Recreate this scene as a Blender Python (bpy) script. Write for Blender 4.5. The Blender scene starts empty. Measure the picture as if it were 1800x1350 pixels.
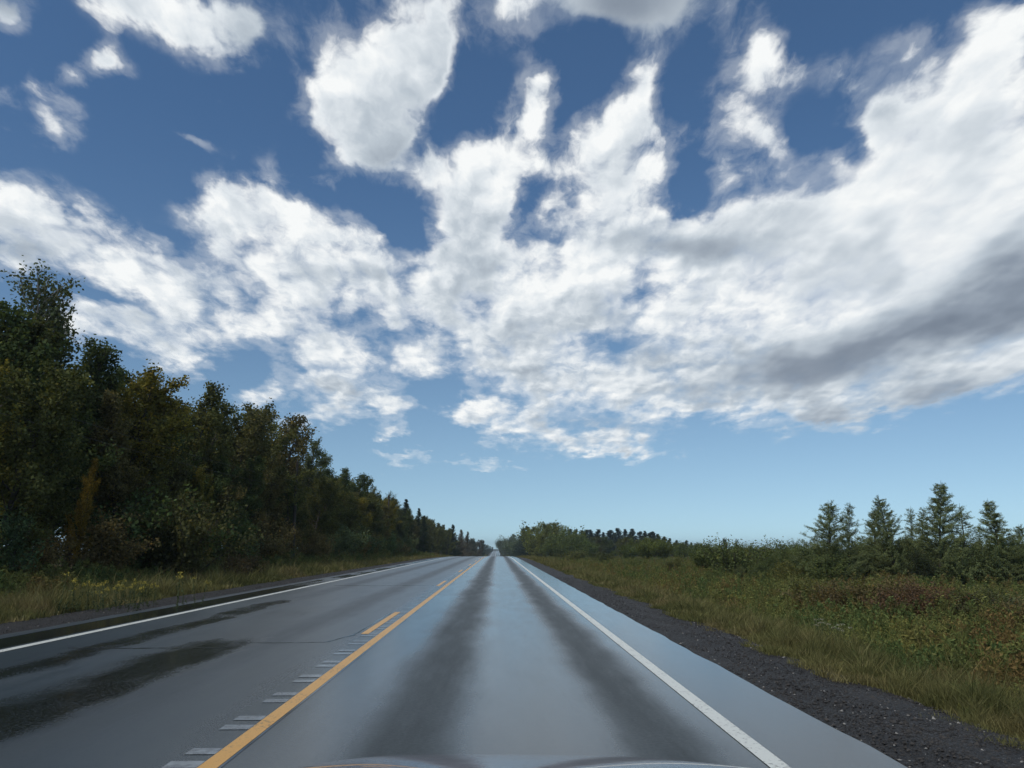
import bpy, math, random
import numpy as np
from mathutils import Vector, Matrix
R = math.radians
scene = bpy.context.scene
COL = scene.collection

# ------------------------------------------------------------------ camera
F_PX, PW, PH = 1413.0, 1800.0, 1350.0
PITCH, YAW = math.atan(286 / F_PX), math.atan(25 / F_PX)
EYE = 1.372
cam_d = bpy.data.cameras.new('camera')
cam = bpy.data.objects.new('camera', cam_d); COL.objects.link(cam)
cam_d.sensor_width = 36.0; cam_d.lens = 36.0 * F_PX / PW
cam_d.clip_start = 0.05; cam_d.clip_end = 20000
cam.location = (0, 0, EYE)
cam.rotation_euler = (R(90) + PITCH, 0, -YAW)
scene.camera = cam
CAM_M = cam.rotation_euler.to_matrix()

def pix_dir(px, py):
    return (CAM_M @ Vector(((px - PW / 2) / F_PX, (PH / 2 - py) / F_PX, -1))).normalized()
def azel(px, py):
    d = pix_dir(px, py)
    return np.array([math.atan2(d.x, d.y), math.asin(d.z)])

# ------------------------------------------------------------------ node helper
class NT:
    def __init__(s, nt): s.nt = nt; s.nt.nodes.clear()
    def n(s, t, **kw):
        nd = s.nt.nodes.new(t)
        for k, v in kw.items(): setattr(nd, k, v)
        return nd
    def put(s, sock, v):
        if v is None: return
        if isinstance(v, bpy.types.NodeSocket): s.nt.links.new(v, sock)
        else: sock.default_value = v
    def m(s, op, a, b=None, c=None, clamp=False):
        nd = s.n('ShaderNodeMath', operation=op, use_clamp=clamp)
        for i, v in enumerate((a, b, c)): s.put(nd.inputs[i], v)
        return nd.outputs[0]
    def v(s, op, a, b=None, c=None):
        nd = s.n('ShaderNodeVectorMath', operation=op)
        s.put(nd.inputs[0], a)
        if b is not None:
            s.put(nd.inputs['Scale'] if op == 'SCALE' else nd.inputs[1], b)
        if c is not None: s.put(nd.inputs[2], c)
        return nd.outputs['Value'] if op in ('LENGTH', 'DOT_PRODUCT', 'DISTANCE') else nd.outputs[0]
    def xyz(s, x, y, z):
        nd = s.n('ShaderNodeCombineXYZ')
        for i, v in enumerate((x, y, z)): s.put(nd.inputs[i], v)
        return nd.outputs[0]
    def sep(s, v):
        nd = s.n('ShaderNodeSeparateXYZ'); s.put(nd.inputs[0], v); return nd.outputs
    def noise(s, vec, scale, detail=4, rough=0.5, lac=2.0, dist=0.0, dim='3D', out='Fac', ntype=None):
        nd = s.n('ShaderNodeTexNoise', noise_dimensions=dim)
        if ntype: nd.noise_type = ntype
        s.put(nd.inputs['Vector'], vec)
        for k, v in (('Scale', scale), ('Detail', detail), ('Roughness', rough), ('Lacunarity', lac), ('Distortion', dist)):
            s.put(nd.inputs[k], v)
        return nd.outputs[out]
    def ss(s, x, a, b, lo=0.0, hi=1.0):
        nd = s.n('ShaderNodeMapRange', interpolation_type='SMOOTHSTEP')
        for i, v in enumerate((x, a, b, lo, hi)): s.put(nd.inputs[i], v)
        return nd.outputs[0]
    def lin(s, x, a, b, lo=0.0, hi=1.0):
        nd = s.n('ShaderNodeMapRange', clamp=True)
        for i, v in enumerate((x, a, b, lo, hi)): s.put(nd.inputs[i], v)
        return nd.outputs[0]
    def mix(s, f, a, b, mode='MIX'):
        nd = s.n('ShaderNodeMix', data_type='RGBA', blend_type=mode)
        s.put(nd.inputs[0], f)
        for i, v in ((6, a), (7, b)):
            if isinstance(v, (tuple, list)): v = tuple(v) + (1,) if len(v) == 3 else tuple(v)
            s.put(nd.inputs[i], v)
        return nd.outputs[2]

# ------------------------------------------------------------------ sky and clouds (world, laid out by compass direction)
SUN_AZ, SUN_EL = R(-138), R(46)      # azimuth from +Y (down the road), negative = west side
world = bpy.data.worlds.new('World'); scene.world = world; world.use_nodes = True
W = NT(world.node_tree)

CLOUD = [  # photo-pixel centre, radii, clockwise tilt, weight; turned into compass azimuth/elevation below
 (10,35,42,48,0,.9),(85,215,52,46,45,1.2),(62,155,34,32,0,.9),(140,132,32,22,0,.95),(192,104,48,24,30,.9),(195,80,14,26,0,.4),
 (250,5,110,40,12,1.1),(345,38,95,48,18,.9),(435,50,60,62,0,.85),(430,105,60,22,20,.4),(310,238,66,9,24,.72),(10,200,34,50,0,.5),
 (640,180,112,100,0,1.05),(715,60,105,75,0,1.0),(775,110,48,62,0,.8),(595,235,84,62,20,.8),(550,120,36,48,0,.62),(680,272,72,48,0,.8),(690,330,16,22,0,.4),
 (900,225,74,46,-50,1.1),(958,142,52,28,-62,1.0),(815,245,22,26,0,.55),(1005,225,18,50,10,.35),(965,285,40,30,0,.35),(1000,170,22,60,10,-.35),
 (1137,125,34,52,12,1.05),(1095,215,66,62,0,1.0),(1060,300,92,72,0,1.0),(1150,275,50,50,0,.8),
 (1105,5,165,62,0,1.1),(880,20,40,40,0,.45),(920,75,40,40,0,.35),(560,30,40,40,0,.4),
 (1285,200,72,52,-30,.78),(1350,75,34,62,12,.85),(1320,130,50,56,20,.5),(1360,245,80,30,38,.55),(1275,290,40,42,0,.6),(1340,300,60,30,0,.42),(1285,20,30,60,0,.4),
 (1470,130,100,44,-25,.42),(1500,155,34,26,0,.35),(1600,110,70,60,0,.40),(1560,50,80,40,0,.25),(1470,280,36,28,0,.6),(1540,200,46,34,0,.3),
 (1760,120,100,130,0,1.0),(1580,235,54,50,0,.95),(1660,250,110,90,0,.9),(1780,320,200,140,0,1.0),(1560,350,150,64,-18,.95),(1640,430,260,130,0,.95),(1740,30,90,60,0,.6),
 (1400,395,120,40,8,.7),(1460,450,200,80,0,.8),
 (30,370,66,56,0,1.0),(140,410,110,46,16,1.0),(270,480,110,50,24,1.0),(40,430,90,40,0,.8),(160,478,120,26,6,.5),(360,530,80,40,20,.7),
 (400,370,60,56,-30,.9),(470,370,100,60,12,.95),(560,420,100,56,32,.9),(640,440,46,56,-10,.8),(575,325,50,18,5,.65),(390,330,24,30,0,.4),
 (450,455,110,50,10,.85),(480,520,110,56,0,.85),(350,590,68,50,-10,1.15),(240,578,96,34,10,1.05),(310,622,80,28,0,.7),(410,560,60,40,0,.5),(140,560,56,26,20,.9),
 (560,600,80,56,20,.95),(600,660,110,46,10,1.05),(565,720,90,28,0,.9),(690,545,86,46,0,.95),(640,500,60,40,0,.5),(690,715,42,34,0,1.05),(475,690,30,28,-30,1.0),(425,700,24,16,0,.9),(682,760,32,13,0,1.0),(520,745,60,22,0,.75),
 (835,390,90,90,0,1.0),(880,320,78,56,-20,.8),(760,300,30,54,0,.7),(800,470,80,50,0,.8),(735,440,36,40,0,.4),
 (1020,440,120,90,0,1.0),(900,530,140,76,0,.9),(1120,430,120,70,0,.9),(830,600,120,50,5,.8),(1000,560,190,70,0,.9),(1160,540,170,90,0,.9),(1300,500,200,100,0,.9),(1230,420,90,40,0,.7),
 (740,630,90,28,8,.8),(900,655,170,40,5,.9),(1120,670,230,52,0,.95),(1350,630,240,70,0,.95),(1380,705,220,40,-4,.9),(1560,620,220,80,-8,1.0),(1740,560,160,90,-15,1.0),(1680,668,190,30,-12,.8),(1480,735,130,20,-9,.7),
 (815,722,44,18,0,.95),(880,735,60,28,0,1.1),(975,768,136,34,3,1.15),(1100,780,94,24,3,1.05),(1040,720,170,22,0,.6),
 (730,806,78,11,4,1.0),(880,820,60,8,0,.85),(700,828,90,18,0,.3),(540,775,70,22,0,.3),(1225,790,40,9,0,.25),(1110,825,40,4,0,.35),
 # clear gaps
 (706,405,26,62,-32,-.75),(655,350,60,16,10,-.5),(310,425,46,12,30,-.45),(600,525,14,40,0,-.35),(860,520,40,14,20,-.35),(730,590,26,30,0,-.4),(520,430,18,26,20,-.3),
 (800,200,40,70,20,-.5),(935,365,26,60,15,-.65),(690,365,50,26,20,-.45),(1205,345,30,46,0,-.6),(1140,508,18,12,0,-.6),(1235,555,22,12,0,-.6),
 (610,480,20,14,30,-.4),(560,355,60,12,15,-.4),(700,500,30,14,40,-.5),(1430,230,36,70,20,-.35),(1500,60,80,40,0,-.3),(150,520,90,16,4,-.4),(1330,420,36,12,20,-.5),(680,620,30,40,0,-.4),(770,690,50,14,0,-.5),
 (740,130,20,14,20,-.4),(740,262,34,20,-30,-.3),(490,170,60,60,0,-.3),(1640,655,120,9,-8,-.3),(800,760,40,30,0,-.4),(420,635,60,26,10,-.3),
]
SHADE = [
 (1740,520,210,60,-22,.60),(1560,595,190,40,-10,.40),(1370,640,170,42,-3,.42),(1800,560,120,44,-10,.34),(1800,460,70,70,-30,.30),(1480,665,140,26,0,.22),
 (1110,5,130,62,0,.80),(440,50,60,60,0,.40),(10,10,40,30,0,.5),(680,285,90,36,-20,.28),(740,200,50,70,20,.22),(1150,425,140,26,4,.36),(1240,440,80,22,0,.25),
 (1130,625,70,30,8,.32),(1000,660,80,18,0,.26),(1060,745,110,14,4,.40),(1030,775,110,12,0,.22),(1460,745,260,24,-8,.30),(1680,675,190,24,-12,.38),(1240,690,140,24,4,.30),
 (30,440,90,22,6,.34),(850,470,60,26,0,.20),(1080,560,60,30,10,.22),(870,590,90,30,-20,.22),(660,470,46,40,20,.24),(640,690,90,22,0,.24),(540,480,60,30,0,.16),(360,510,60,26,20,.16),
 (1740,250,50,40,0,.10),(1500,160,120,50,-20,.22),(1100,300,40,80,20,.14),(1390,560,160,30,0,-.1),
]

A0, A1, E0, E1, NG = -0.74, 0.74, -0.05, 0.80, 160

def field(blobs):
    """Sum of the soft ellipses on an azimuth x elevation grid."""
    a_, e_ = np.meshgrid(np.linspace(A0, A1, 256), np.linspace(E0, E1, 256))
    f = np.zeros_like(a_)
    for (cx, cy, rx, ry, rot, w) in blobs:
        c = azel(cx, cy)
        J = np.stack([(azel(cx + 1, cy) - azel(cx - 1, cy)) / 2, (azel(cx, cy + 1) - azel(cx, cy - 1)) / 2], 1)
        t = R(rot); Q = np.array([[math.cos(t), -math.sin(t)], [math.sin(t), math.cos(t)]])
        Mi = np.linalg.inv(J @ Q @ np.diag([rx, ry]))
        u = Mi[0, 0] * (a_ - c[0]) + Mi[0, 1] * (e_ - c[1]); v = Mi[1, 0] * (a_ - c[0]) + Mi[1, 1] * (e_ - c[1])
        f += w * np.exp(-(u * u + v * v))
    return f

def curves(vec, rows, lo, hi):
    nd = W.n('ShaderNodeVectorCurve'); W.put(nd.inputs['Vector'], vec)
    mp = nd.mapping; mp.clip_min_x = -1; mp.clip_max_x = 1; mp.clip_min_y = -9; mp.clip_max_y = 9
    xs = np.linspace(-1, 1, NG); src = np.linspace(-1, 1, rows.shape[1])
    for k in range(3):
        ys = np.interp(xs, src, rows[k]); cv = mp.curves[k]
        for x, y in zip(xs[1:-1], ys[1:-1]): cv.points.new(x, y)
        cv.points[0].location = (-1, ys[0]); cv.points[len(cv.points) - 1].location = (1, ys[-1])
    mp.update()
    return nd.outputs[0]

def add_blobs(vec, blobs, start, rank):
    """The same field as nodes: a sum of products of curves over azimuth and over elevation."""
    U, S, Vt = np.linalg.svd(field(blobs), full_matrices=False)
    sq = np.sqrt(S[:rank]); fe = (U[:, :rank] * sq).T; fa = (Vt[:rank].T * sq).T
    print('blob field: rank', rank, 'leftover', S[rank] / S[0], 'max err', abs((fe.T @ fa) - field(blobs)).max(), abs(fe).max(), abs(fa).max())
    e_ = W.sep(vec)
    na = W.lin(e_[0], A0, A1, -1, 1); ne = W.lin(e_[1], E0, E1, -1, 1)
    acc = start
    for k in range(0, rank, 3):
        va = W.v('MULTIPLY_ADD', (1, 1, 1), na, W.v('SCALE', (1e-9, 0, 0), acc))     # tie to the running sum: keeps the chain sequential
        acc = W.m('ADD', acc, W.v('DOT_PRODUCT', curves(va, fa[k:k + 3], A0, A1), curves(ne, fe[k:k + 3], E0, E1)))
    return acc

d0 = W.n('ShaderNodeTexCoord').outputs['Generated']
X, Y, Z = W.sep(d0)
az = W.m('ARCTAN2', X, Y); el = W.m('ARCSINE', Z)
ae = W.xyz(az, el, 0.0)
zc = W.m('ADD', W.m('MAXIMUM', Z, 0.0), 0.16)
P = W.xyz(W.m('DIVIDE', X, zc), W.m('DIVIDE', W.m('MULTIPLY', Y, .6), zc), 0.0)      # where the view ray meets the cloud deck
# ragged outline: bend the lay-out by noise
wv = W.n('ShaderNodeTexNoise', noise_dimensions='2D')
W.put(wv.inputs['Vector'], P); wv.inputs['Scale'].default_value = 6.0; wv.inputs['Detail'].default_value = 5.0; wv.inputs['Roughness'].default_value = .6
warp = W.v('MULTIPLY', W.v('SUBTRACT', wv.outputs['Color'], (0.5, 0.5, 0.5)), (0.062, 0.05, 0.0))
aew = W.v('ADD', ae, warp)
# elsewhere in the sky (overhead and behind) a broken deck
outside = W.m('MAXIMUM', W.ss(el, 0.60, 0.74), W.ss(W.m('ABSOLUTE', az), 0.62, 0.78))
bn = W.noise(P, 0.9, 2, .5, dim='2D')
start = W.m('SUBTRACT', W.m('MULTIPLY', outside, W.lin(bn, .35, .6, 0.05, 0.85)), W.ss(el, .26, .10, 0, .16))
cov = add_blobs(aew, CLOUD, start, 27)
cov = W.m('MINIMUM', cov, 1.18)
shd = add_blobs(W.v('MULTIPLY_ADD', warp, (.45, .45, 0), ae), SHADE, W.m('MULTIPLY', outside, 0.22), 15)

def dens(Pv, det):
    n1 = W.noise(Pv, 9.5, det, .60, 2.1, .1, '2D')
    vo = W.n('ShaderNodeTexVoronoi', voronoi_dimensions='2D', feature='F1')
    W.put(vo.inputs['Vector'], Pv); vo.inputs['Scale'].default_value = 13.0
    vo.inputs['Detail'].default_value = 1.0; vo.inputs['Roughness'].default_value = .6
    b = W.m('SUBTRACT', .42, vo.outputs['Distance'])
    return W.m('MULTIPLY_ADD', b, .52, W.m('MULTIPLY_ADD', n1, 2.3, -1.15))
# swirl the fine detail a little so no cell borders show
wq = W.n('ShaderNodeTexNoise', noise_dimensions='2D')
W.put(wq.inputs['Vector'], P); wq.inputs['Scale'].default_value = 14.0; wq.inputs['Detail'].default_value = 3.0; wq.inputs['Roughness'].default_value = .6
Pq = W.v('MULTIPLY_ADD', W.v('SUBTRACT', wq.outputs['Color'], (.5, .5, .5)), (.045, .045, 0), P)
sx_, sy_ = azel(1640, 440)
g_ = W.v('MULTIPLY', W.v('SUBTRACT', ae, (sx_, sy_, 0)), (1 / .21, 1 / .17, 0))
smooth = W.m('SUBTRACT', 1.0, W.m('MULTIPLY', W.m('POWER', math.exp(-1), W.v('DOT_PRODUCT', g_, g_)), .80))    # the big cloud's flank is a smooth sheet
smooth = W.m('MULTIPLY', smooth, W.ss(shd, .22, .60, 1.0, .30))
nlow = W.m('MULTIPLY_ADD', W.noise(P, 4.6, 3, .5, 2.0, .1, '2D'), 2.9, -1.45)
nd0 = dens(Pq, 6.0)
nd1 = dens(W.v('ADD', Pq, (-.020, -.022, 0.0)), 4.0)      # the same puffs a step towards the sun
D = W.m('ADD', W.m('MULTIPLY_ADD', cov, .95, W.m('MULTIPLY_ADD', W.m('MAXIMUM', shd, 0.0), .30, -.555)), W.m('MULTIPLY_ADD', W.m('MULTIPLY', nd0, smooth), .50, W.m('MULTIPLY', W.m('MULTIPLY', nlow, smooth), .56)))
veil = W.m('MULTIPLY', W.ss(W.m('MULTIPLY_ADD', nd0, .45, D), -.55, .25), W.m('MULTIPLY', W.ss(cov, .10, .45), .26))
alpha = W.m('MAXIMUM', W.ss(D, W.lin(el, .2, .5, -.16, -.08), W.lin(el, .2, .5, .80, .42)), veil)
alpha = W.m('MULTIPLY', alpha, W.ss(Z, 0.0, .035))
big = W.noise(P, 4.2, 3, .55, dim='2D')
relief = W.m('MULTIPLY', W.m('SUBTRACT', nd1, nd0), .27)         # the side away from the sun is greyer
thick = W.m('MULTIPLY', W.ss(big, .40, .66), W.ss(D, .15, .7, 0.0, .32))
sh = W.m('ADD', W.m('ADD', W.m('MULTIPLY', shd, W.lin(W.m('ADD', nd1, nlow), -1.2, 1.2, 1.25, .72)), thick), W.m('MULTIPLY', W.m('MULTIPLY', relief, smooth), W.ss(D, .0, .5, .4, 1.0)))
sh = W.m('ADD', sh, .035)
sh = W.m('MAXIMUM', sh, 0.0)
sh = W.m('DIVIDE', W.m('MULTIPLY', sh, 1.12), W.m('MULTIPLY_ADD', sh, .48, 1.0))     # deep shade levels off
rampn = W.n('ShaderNodeValToRGB'); W.put(rampn.inputs[0], sh)
cr = rampn.color_ramp
cr.elements[0].position = 0.0; cr.elements[0].color = (9.4, 9.6, 9.6, 1)
cr.elements[1].position = 1.0; cr.elements[1].color = (1.25, 1.6, 2.15, 1)
for p_, c_ in ((.18, (7.6, 8.1, 8.5, 1)), (.40, (5.0, 5.65, 6.3, 1)), (.68, (2.7, 3.2, 3.9, 1))):
    e = cr.elements.new(p_); e.color = c_
sky = W.n('ShaderNodeTexSky', sky_type='NISHITA', sun_disc=False, sun_elevation=SUN_EL, sun_rotation=SUN_AZ,
          altitude=50, air_density=1.0, dust_density=0.2, ozone_density=3.5)
W.put(sky.inputs['Vector'], W.xyz(X, Y, W.m('MULTIPLY_ADD', W.m('MAXIMUM', Z, 0.0), .95, .10)))
skyc = W.v('MULTIPLY', sky.outputs[0], W.mix(W.ss(Z, .02, .50), (1.24, 1.25, 1.12), (.74, .92, 1.0)))
final = W.mix(alpha, skyc, rampn.outputs[0])
bg = W.n('ShaderNodeBackground'); W.put(bg.inputs[0], final); bg.inputs[1].default_value = 0.1
ow = W.n('ShaderNodeOutputWorld'); W.nt.links.new(bg.outputs[0], ow.inputs[0])
world.cycles.sampling_method = 'MANUAL'; world.cycles.sample_map_resolution = 1024

sun_d = bpy.data.lights.new('sun', 'SUN'); sun = bpy.data.objects.new('sun', sun_d); COL.objects.link(sun)
sun_d.energy = 2.2; sun_d.angle = R(12); sun_d.color = (1, .93, .82)
sdir = Vector((math.sin(SUN_AZ) * math.cos(SUN_EL), math.cos(SUN_AZ) * math.cos(SUN_EL), math.sin(SUN_EL)))
sun.rotation_euler = sdir.to_track_quat('Z', 'Y').to_euler()
sun.location = sdir * 300

scene.view_settings.view_transform = 'Standard'; scene.view_settings.look = 'None'
scene.view_settings.exposure = 0; scene.view_settings.gamma = 1
scene.cycles.use_denoising = True
scene.cycles.max_bounces = 8
scene.cycles.transparent_max_bounces = 8

# ================================================================== helpers for the place itself
rng = np.random.default_rng(7)

def at(px, py, d):
    """World point on the line of sight of a photo pixel, d metres down the road."""
    v = pix_dir(px, py); return np.array([v.x / v.y * d, d, EYE + v.z / v.y * d])

def zprof(y):
    y = np.asarray(y, float)
    a = np.clip((y - 84) / 470.0, 0, 1); z = -7.6 * (1 - np.cos(a * np.pi)) / 2
    b = np.clip((y - 660) / 680.0, 0, 1); z = z + 1.7 * b
    c = np.clip((y - 1340) / 500.0, 0, 1); z = z - 5.0 * c * c
    return z
XC = np.array([-4000, -60, -30, -19, -16, -13, -11.5, -9.9, -7.9, -7.8, 2.5, 2.6, 4.05, 5.0, 7.5, 10, 16, 30, 60, 4000.])
ZC = np.array([.3, .3, .15, -.1, -.3, -.55, -.42, -.16, -.06, -.06, -.06, -.06, -.16, -.36, -.85, -1.0, -.95, -.9, -.8, -.8])
def ground_z(x, y):
    return np.interp(x, XC, ZC) + zprof(y)

def mesh_obj(name, V, F, mat, parent=None, smooth=False, loc=None):
    """F: list of int arrays (each n x k)."""
    me = bpy.data.meshes.new(name)
    fill_mesh(me, V, F, smooth); me.materials.append(mat)
    o = bpy.data.objects.new(name, me); COL.objects.link(o)
    if parent is not None: o.parent = parent
    if loc is not None: o.location = loc
    return o
def fill_mesh(me, V, F, smooth=False):
    F = [np.asarray(f, np.int32) for f in F if len(f)]
    V = np.asarray(V, np.float32)
    me.vertices.add(len(V)); me.vertices.foreach_set('co', V.ravel())
    tot = np.concatenate([np.full(len(f), f.shape[1], np.int32) for f in F])
    idx = np.concatenate([f.ravel() for f in F])
    me.loops.add(len(idx)); me.loops.foreach_set('vertex_index', idx)
    me.polygons.add(len(tot)); st = np.concatenate([[0], np.cumsum(tot)[:-1]]).astype(np.int32)
    me.polygons.foreach_set('loop_start', st)
    me.update(calc_edges=True)
    me.polygons.foreach_set('use_smooth', np.full(len(tot), smooth, bool))
    me.validate()
def tag(o, label=None, cat=None, group=None, kind=None):
    for k, v in (('label', label), ('category', cat), ('group', group), ('kind', kind)):
        if v: o[k] = v
    return o
def empty(name, loc, rz=0, sc=1):
    o = bpy.data.objects.new(name, None); COL.objects.link(o)
    o.location = loc; o.rotation_euler = (0, 0, rz); o.scale = (sc, sc, sc) if np.isscalar(sc) else sc
    o.empty_display_size = .3
    return o
class MB:
    def __init__(s): s.V = []; s.F = {}; s.n = 0
    def add(s, V, F):
        V = np.asarray(V, float).reshape(-1, 3); F = np.asarray(F, int)
        s.V.append(V); s.F.setdefault(F.shape[1], []).append(F + s.n); s.n += len(V)
    def tube(s, P, r, k=6, cap=True):
        P = np.asarray(P, float); r = np.broadcast_to(np.asarray(r, float), (len(P),))
        T = np.gradient(P, axis=0); T /= np.linalg.norm(T, axis=1)[:, None] + 1e-9
        ref = np.where(abs(T[:, 2:3]) > .9, np.array([[1., 0, 0]]), np.array([[0, 0, 1.]]))
        A = np.cross(T, ref); A /= np.linalg.norm(A, axis=1)[:, None] + 1e-9; B = np.cross(T, A)
        t = np.arange(k) / k * 2 * np.pi
        V = P[:, None] + r[:, None, None] * (np.cos(t)[None, :, None] * A[:, None] + np.sin(t)[None, :, None] * B[:, None])
        i = np.arange(len(P) - 1)[:, None] * k; j = np.arange(k)[None]; jn = (j + 1) % k
        F = np.stack([i + j, i + jn, i + k + jn, i + k + j], -1).reshape(-1, 4)
        s.add(V.reshape(-1, 3), F)
    def leaves(s, C, L, Wd, rg, up=None):
        """Diamond leaves at C; up: preferred direction of the blade."""
        n = len(C); C = np.asarray(C)
        D = rg.normal(size=(n, 3)) if up is None else np.asarray(up) + rg.normal(size=(n, 3)) * .45
        D /= np.linalg.norm(D, axis=1)[:, None]
        Sd = np.cross(D, rg.normal(size=(n, 3))); Sd /= np.linalg.norm(Sd, axis=1)[:, None] + 1e-9
        L = np.broadcast_to(L, (n,))[:, None]; Wd = np.broadcast_to(Wd, (n,))[:, None]
        V = np.stack([C - D * L * .5, C + Sd * Wd * .5, C + D * L * .5, C - Sd * Wd * .5], 1).reshape(-1, 3)
        s.add(V, np.arange(4 * n).reshape(n, 4))
    def data(s): return np.concatenate(s.V), [np.concatenate(f) for f in s.F.values()]
    def mesh(s, name, mat, smooth=False):
        me = bpy.data.meshes.new(name); V, F = s.data(); fill_mesh(me, V, F, smooth); me.materials.append(mat); return me
    def obj(s, name, mat, parent=None, smooth=False, loc=None):
        V, F = s.data(); return mesh_obj(name, V, F, mat, parent, smooth, loc)

# ================================================================== materials
def material(name):
    m = bpy.data.materials.new(name); m.use_nodes = True
    t = NT(m.node_tree); out = t.n('ShaderNodeOutputMaterial')
    return m, t, out
def bsdf(t, out, col, rough=.6, spec=.5, normal=None, **kw):
    b = t.n('ShaderNodeBsdfPrincipled')
    if isinstance(col, tuple): col = col + (1,) if len(col) == 3 else col
    t.put(b.inputs['Base Color'], col); t.put(b.inputs['Roughness'], rough); t.put(b.inputs['Specular IOR Level'], spec)
    if normal is not None: t.put(b.inputs['Normal'], normal)
    for k, v in kw.items(): t.put(b.inputs[k.replace('_', ' ')], v)
    t.nt.links.new(b.outputs[0], out.inputs[0])
    return b
def bump(t, h, strength, dist):
    b = t.n('ShaderNodeBump'); b.inputs['Strength'].default_value = strength; b.inputs['Distance'].default_value = dist
    t.put(b.inputs['Height'], h); return b.outputs[0]

def leaf_material(name, trans=.30, patch=2.0, hue=None):
    m, t, out = material(name)
    g = t.n('ShaderNodeNewGeometry'); oi = t.n('ShaderNodeObjectInfo')
    tc = t.n('ShaderNodeTexCoord').outputs['Object']
    rnd = g.outputs['Random Per Island']
    n = t.noise(t.v('ADD', tc, t.v('SCALE', (17., 31., 7.), oi.outputs['Random'])), 1.0 / patch, 2, .5)
    f = t.m('MULTIPLY', t.lin(rnd, 0, 1, .62, 1.42), t.lin(n, .3, .7, .72, 1.30))
    col = t.v('SCALE', oi.outputs['Color'], t.m('MULTIPLY', f, 1.28))
    r2 = t.m('FRACT', t.m('MULTIPLY', rnd, 37.3))
    col = t.mix(t.m('MULTIPLY', t.m('GREATER_THAN', r2, .90), .5), col, t.v('MULTIPLY', col, (1.7, 1.25, .6)))   # turned leaves
    df = t.n('ShaderNodeBsdfDiffuse'); t.put(df.inputs[0], col)
    tr = t.n('ShaderNodeBsdfTranslucent'); t.put(tr.inputs[0], t.v('MULTIPLY', col, (1.25, 1.3, .7)))
    mx = t.n('ShaderNodeMixShader'); mx.inputs[0].default_value = trans
    t.nt.links.new(df.outputs[0], mx.inputs[1]); t.nt.links.new(tr.outputs[0], mx.inputs[2]); t.nt.links.new(mx.outputs[0], out.inputs[0])
    return m
M_leaf = leaf_material('leaves')
M_needle = leaf_material('needles', .12, 1.5)

def bark_material(name, c0, c1):
    m, t, out = material(name)
    tc = t.n('ShaderNodeTexCoord').outputs['Object']
    n = t.noise(t.v('MULTIPLY', tc, (9, 9, 2.2)), 1.0, 4, .6)
    bsdf(t, out, t.mix(t.lin(n, .35, .65), c0, c1), .9, .1, bump(t, n, .6, .02))
    return m
M_bark = bark_material('bark', (.035, .03, .025), (.10, .09, .075))
M_birch = bark_material('pale_bark', (.10, .09, .08), (.34, .32, .29))
M_polewood = bark_material('pole_wood', (.04, .035, .03), (.085, .075, .06))

def weed_material(name, palette, rust=1.0):
    """Mixed verge plants: broad natural patches of species colours."""
    m, t, out = material(name)
    pos = t.n('ShaderNodeNewGeometry').outputs['Position']
    rnd = t.n('ShaderNodeNewGeometry').outputs['Random Per Island']
    p2 = t.v('MULTIPLY', pos, (1, .7, .4))
    n1 = t.noise(p2, .42, 4, .65); n2 = t.noise(t.v('ADD', p2, (40., 9., 3.)), .55, 3, .6); n3 = t.noise(t.v('ADD', p2, (11., 70., 3.)), 1.3, 2, .6)
    col = t.mix(t.ss(n1, .40, .60), palette[0], palette[1])
    col = t.mix(t.m('MULTIPLY', t.ss(n2, .50, .64), rust), col, palette[2])
    col = t.mix(t.m('MULTIPLY', t.ss(n3, .56, .70), .8), col, palette[3])
    f = t.lin(rnd, 0, 1, .55, 1.5)
    col = t.v('SCALE', col, f)
    df = t.n('ShaderNodeBsdfDiffuse'); t.put(df.inputs[0], col)
    tr = t.n('ShaderNodeBsdfTranslucent'); t.put(tr.inputs[0], col)
    mx = t.n('ShaderNodeMixShader'); mx.inputs[0].default_value = .3
    t.nt.links.new(df.outputs[0], mx.inputs[1]); t.nt.links.new(tr.outputs[0], mx.inputs[2]); t.nt.links.new(mx.outputs[0], out.inputs[0])
    return m
M_weed = weed_material('verge_weeds', [(0.088, 0.127, 0.044), (0.165, 0.173, 0.057), (0.176, 0.115, 0.048), (0.248, 0.220, 0.062)], .9)
M_grass = weed_material('verge_grass', [(0.113, 0.117, 0.045), (0.161, 0.153, 0.061), (0.194, 0.156, 0.074), (0.240, 0.205, 0.099)], .8)

# ---- ground under the plants
m, t, out = material('soil'); M_soil = m
pos = t.n('ShaderNodeNewGeometry').outputs['Position']
n1 = t.noise(pos, .15, 5, .6); n2 = t.noise(pos, 3.0, 5, .65)
c = t.mix(t.ss(n1, .4, .6), (.040, .042, .018), (.065, .050, .024))
bsdf(t, out, t.v('SCALE', c, t.lin(n2, .3, .7, .5, 1.5)), .95, .05, bump(t, n2, 1.0, .15))

# ---- gravel
m, t, out = material('gravel'); M_gravel = m
pos = t.n('ShaderNodeNewGeometry').outputs['Position']
v = t.n('ShaderNodeTexVoronoi', voronoi_dimensions='2D'); t.put(v.inputs['Vector'], pos); v.inputs['Scale'].default_value = 60
hs = t.sep(v.outputs['Color'])
n2 = t.noise(pos, 1.1, 5, .65); n3 = t.noise(pos, 160, 2, .6)
c = t.mix(t.lin(hs[0], 0, 1), (.012, .0105, .009), (.040, .036, .032))
c = t.mix(t.m('GREATER_THAN', hs[1], .992), c, (.16, .155, .15))
c = t.v('SCALE', c, t.lin(n2, .3, .7, .6, 1.25))
hgt = t.m('MULTIPLY_ADD', n3, .3, t.m('SUBTRACT', 1.0, v.outputs['Distance']))
bsdf(t, out, c, t.lin(hs[2], 0, 1, .5, .9), .35, bump(t, hgt, 1.0, .018))
m, t, out = material('pebble'); M_pebble = m
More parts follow.
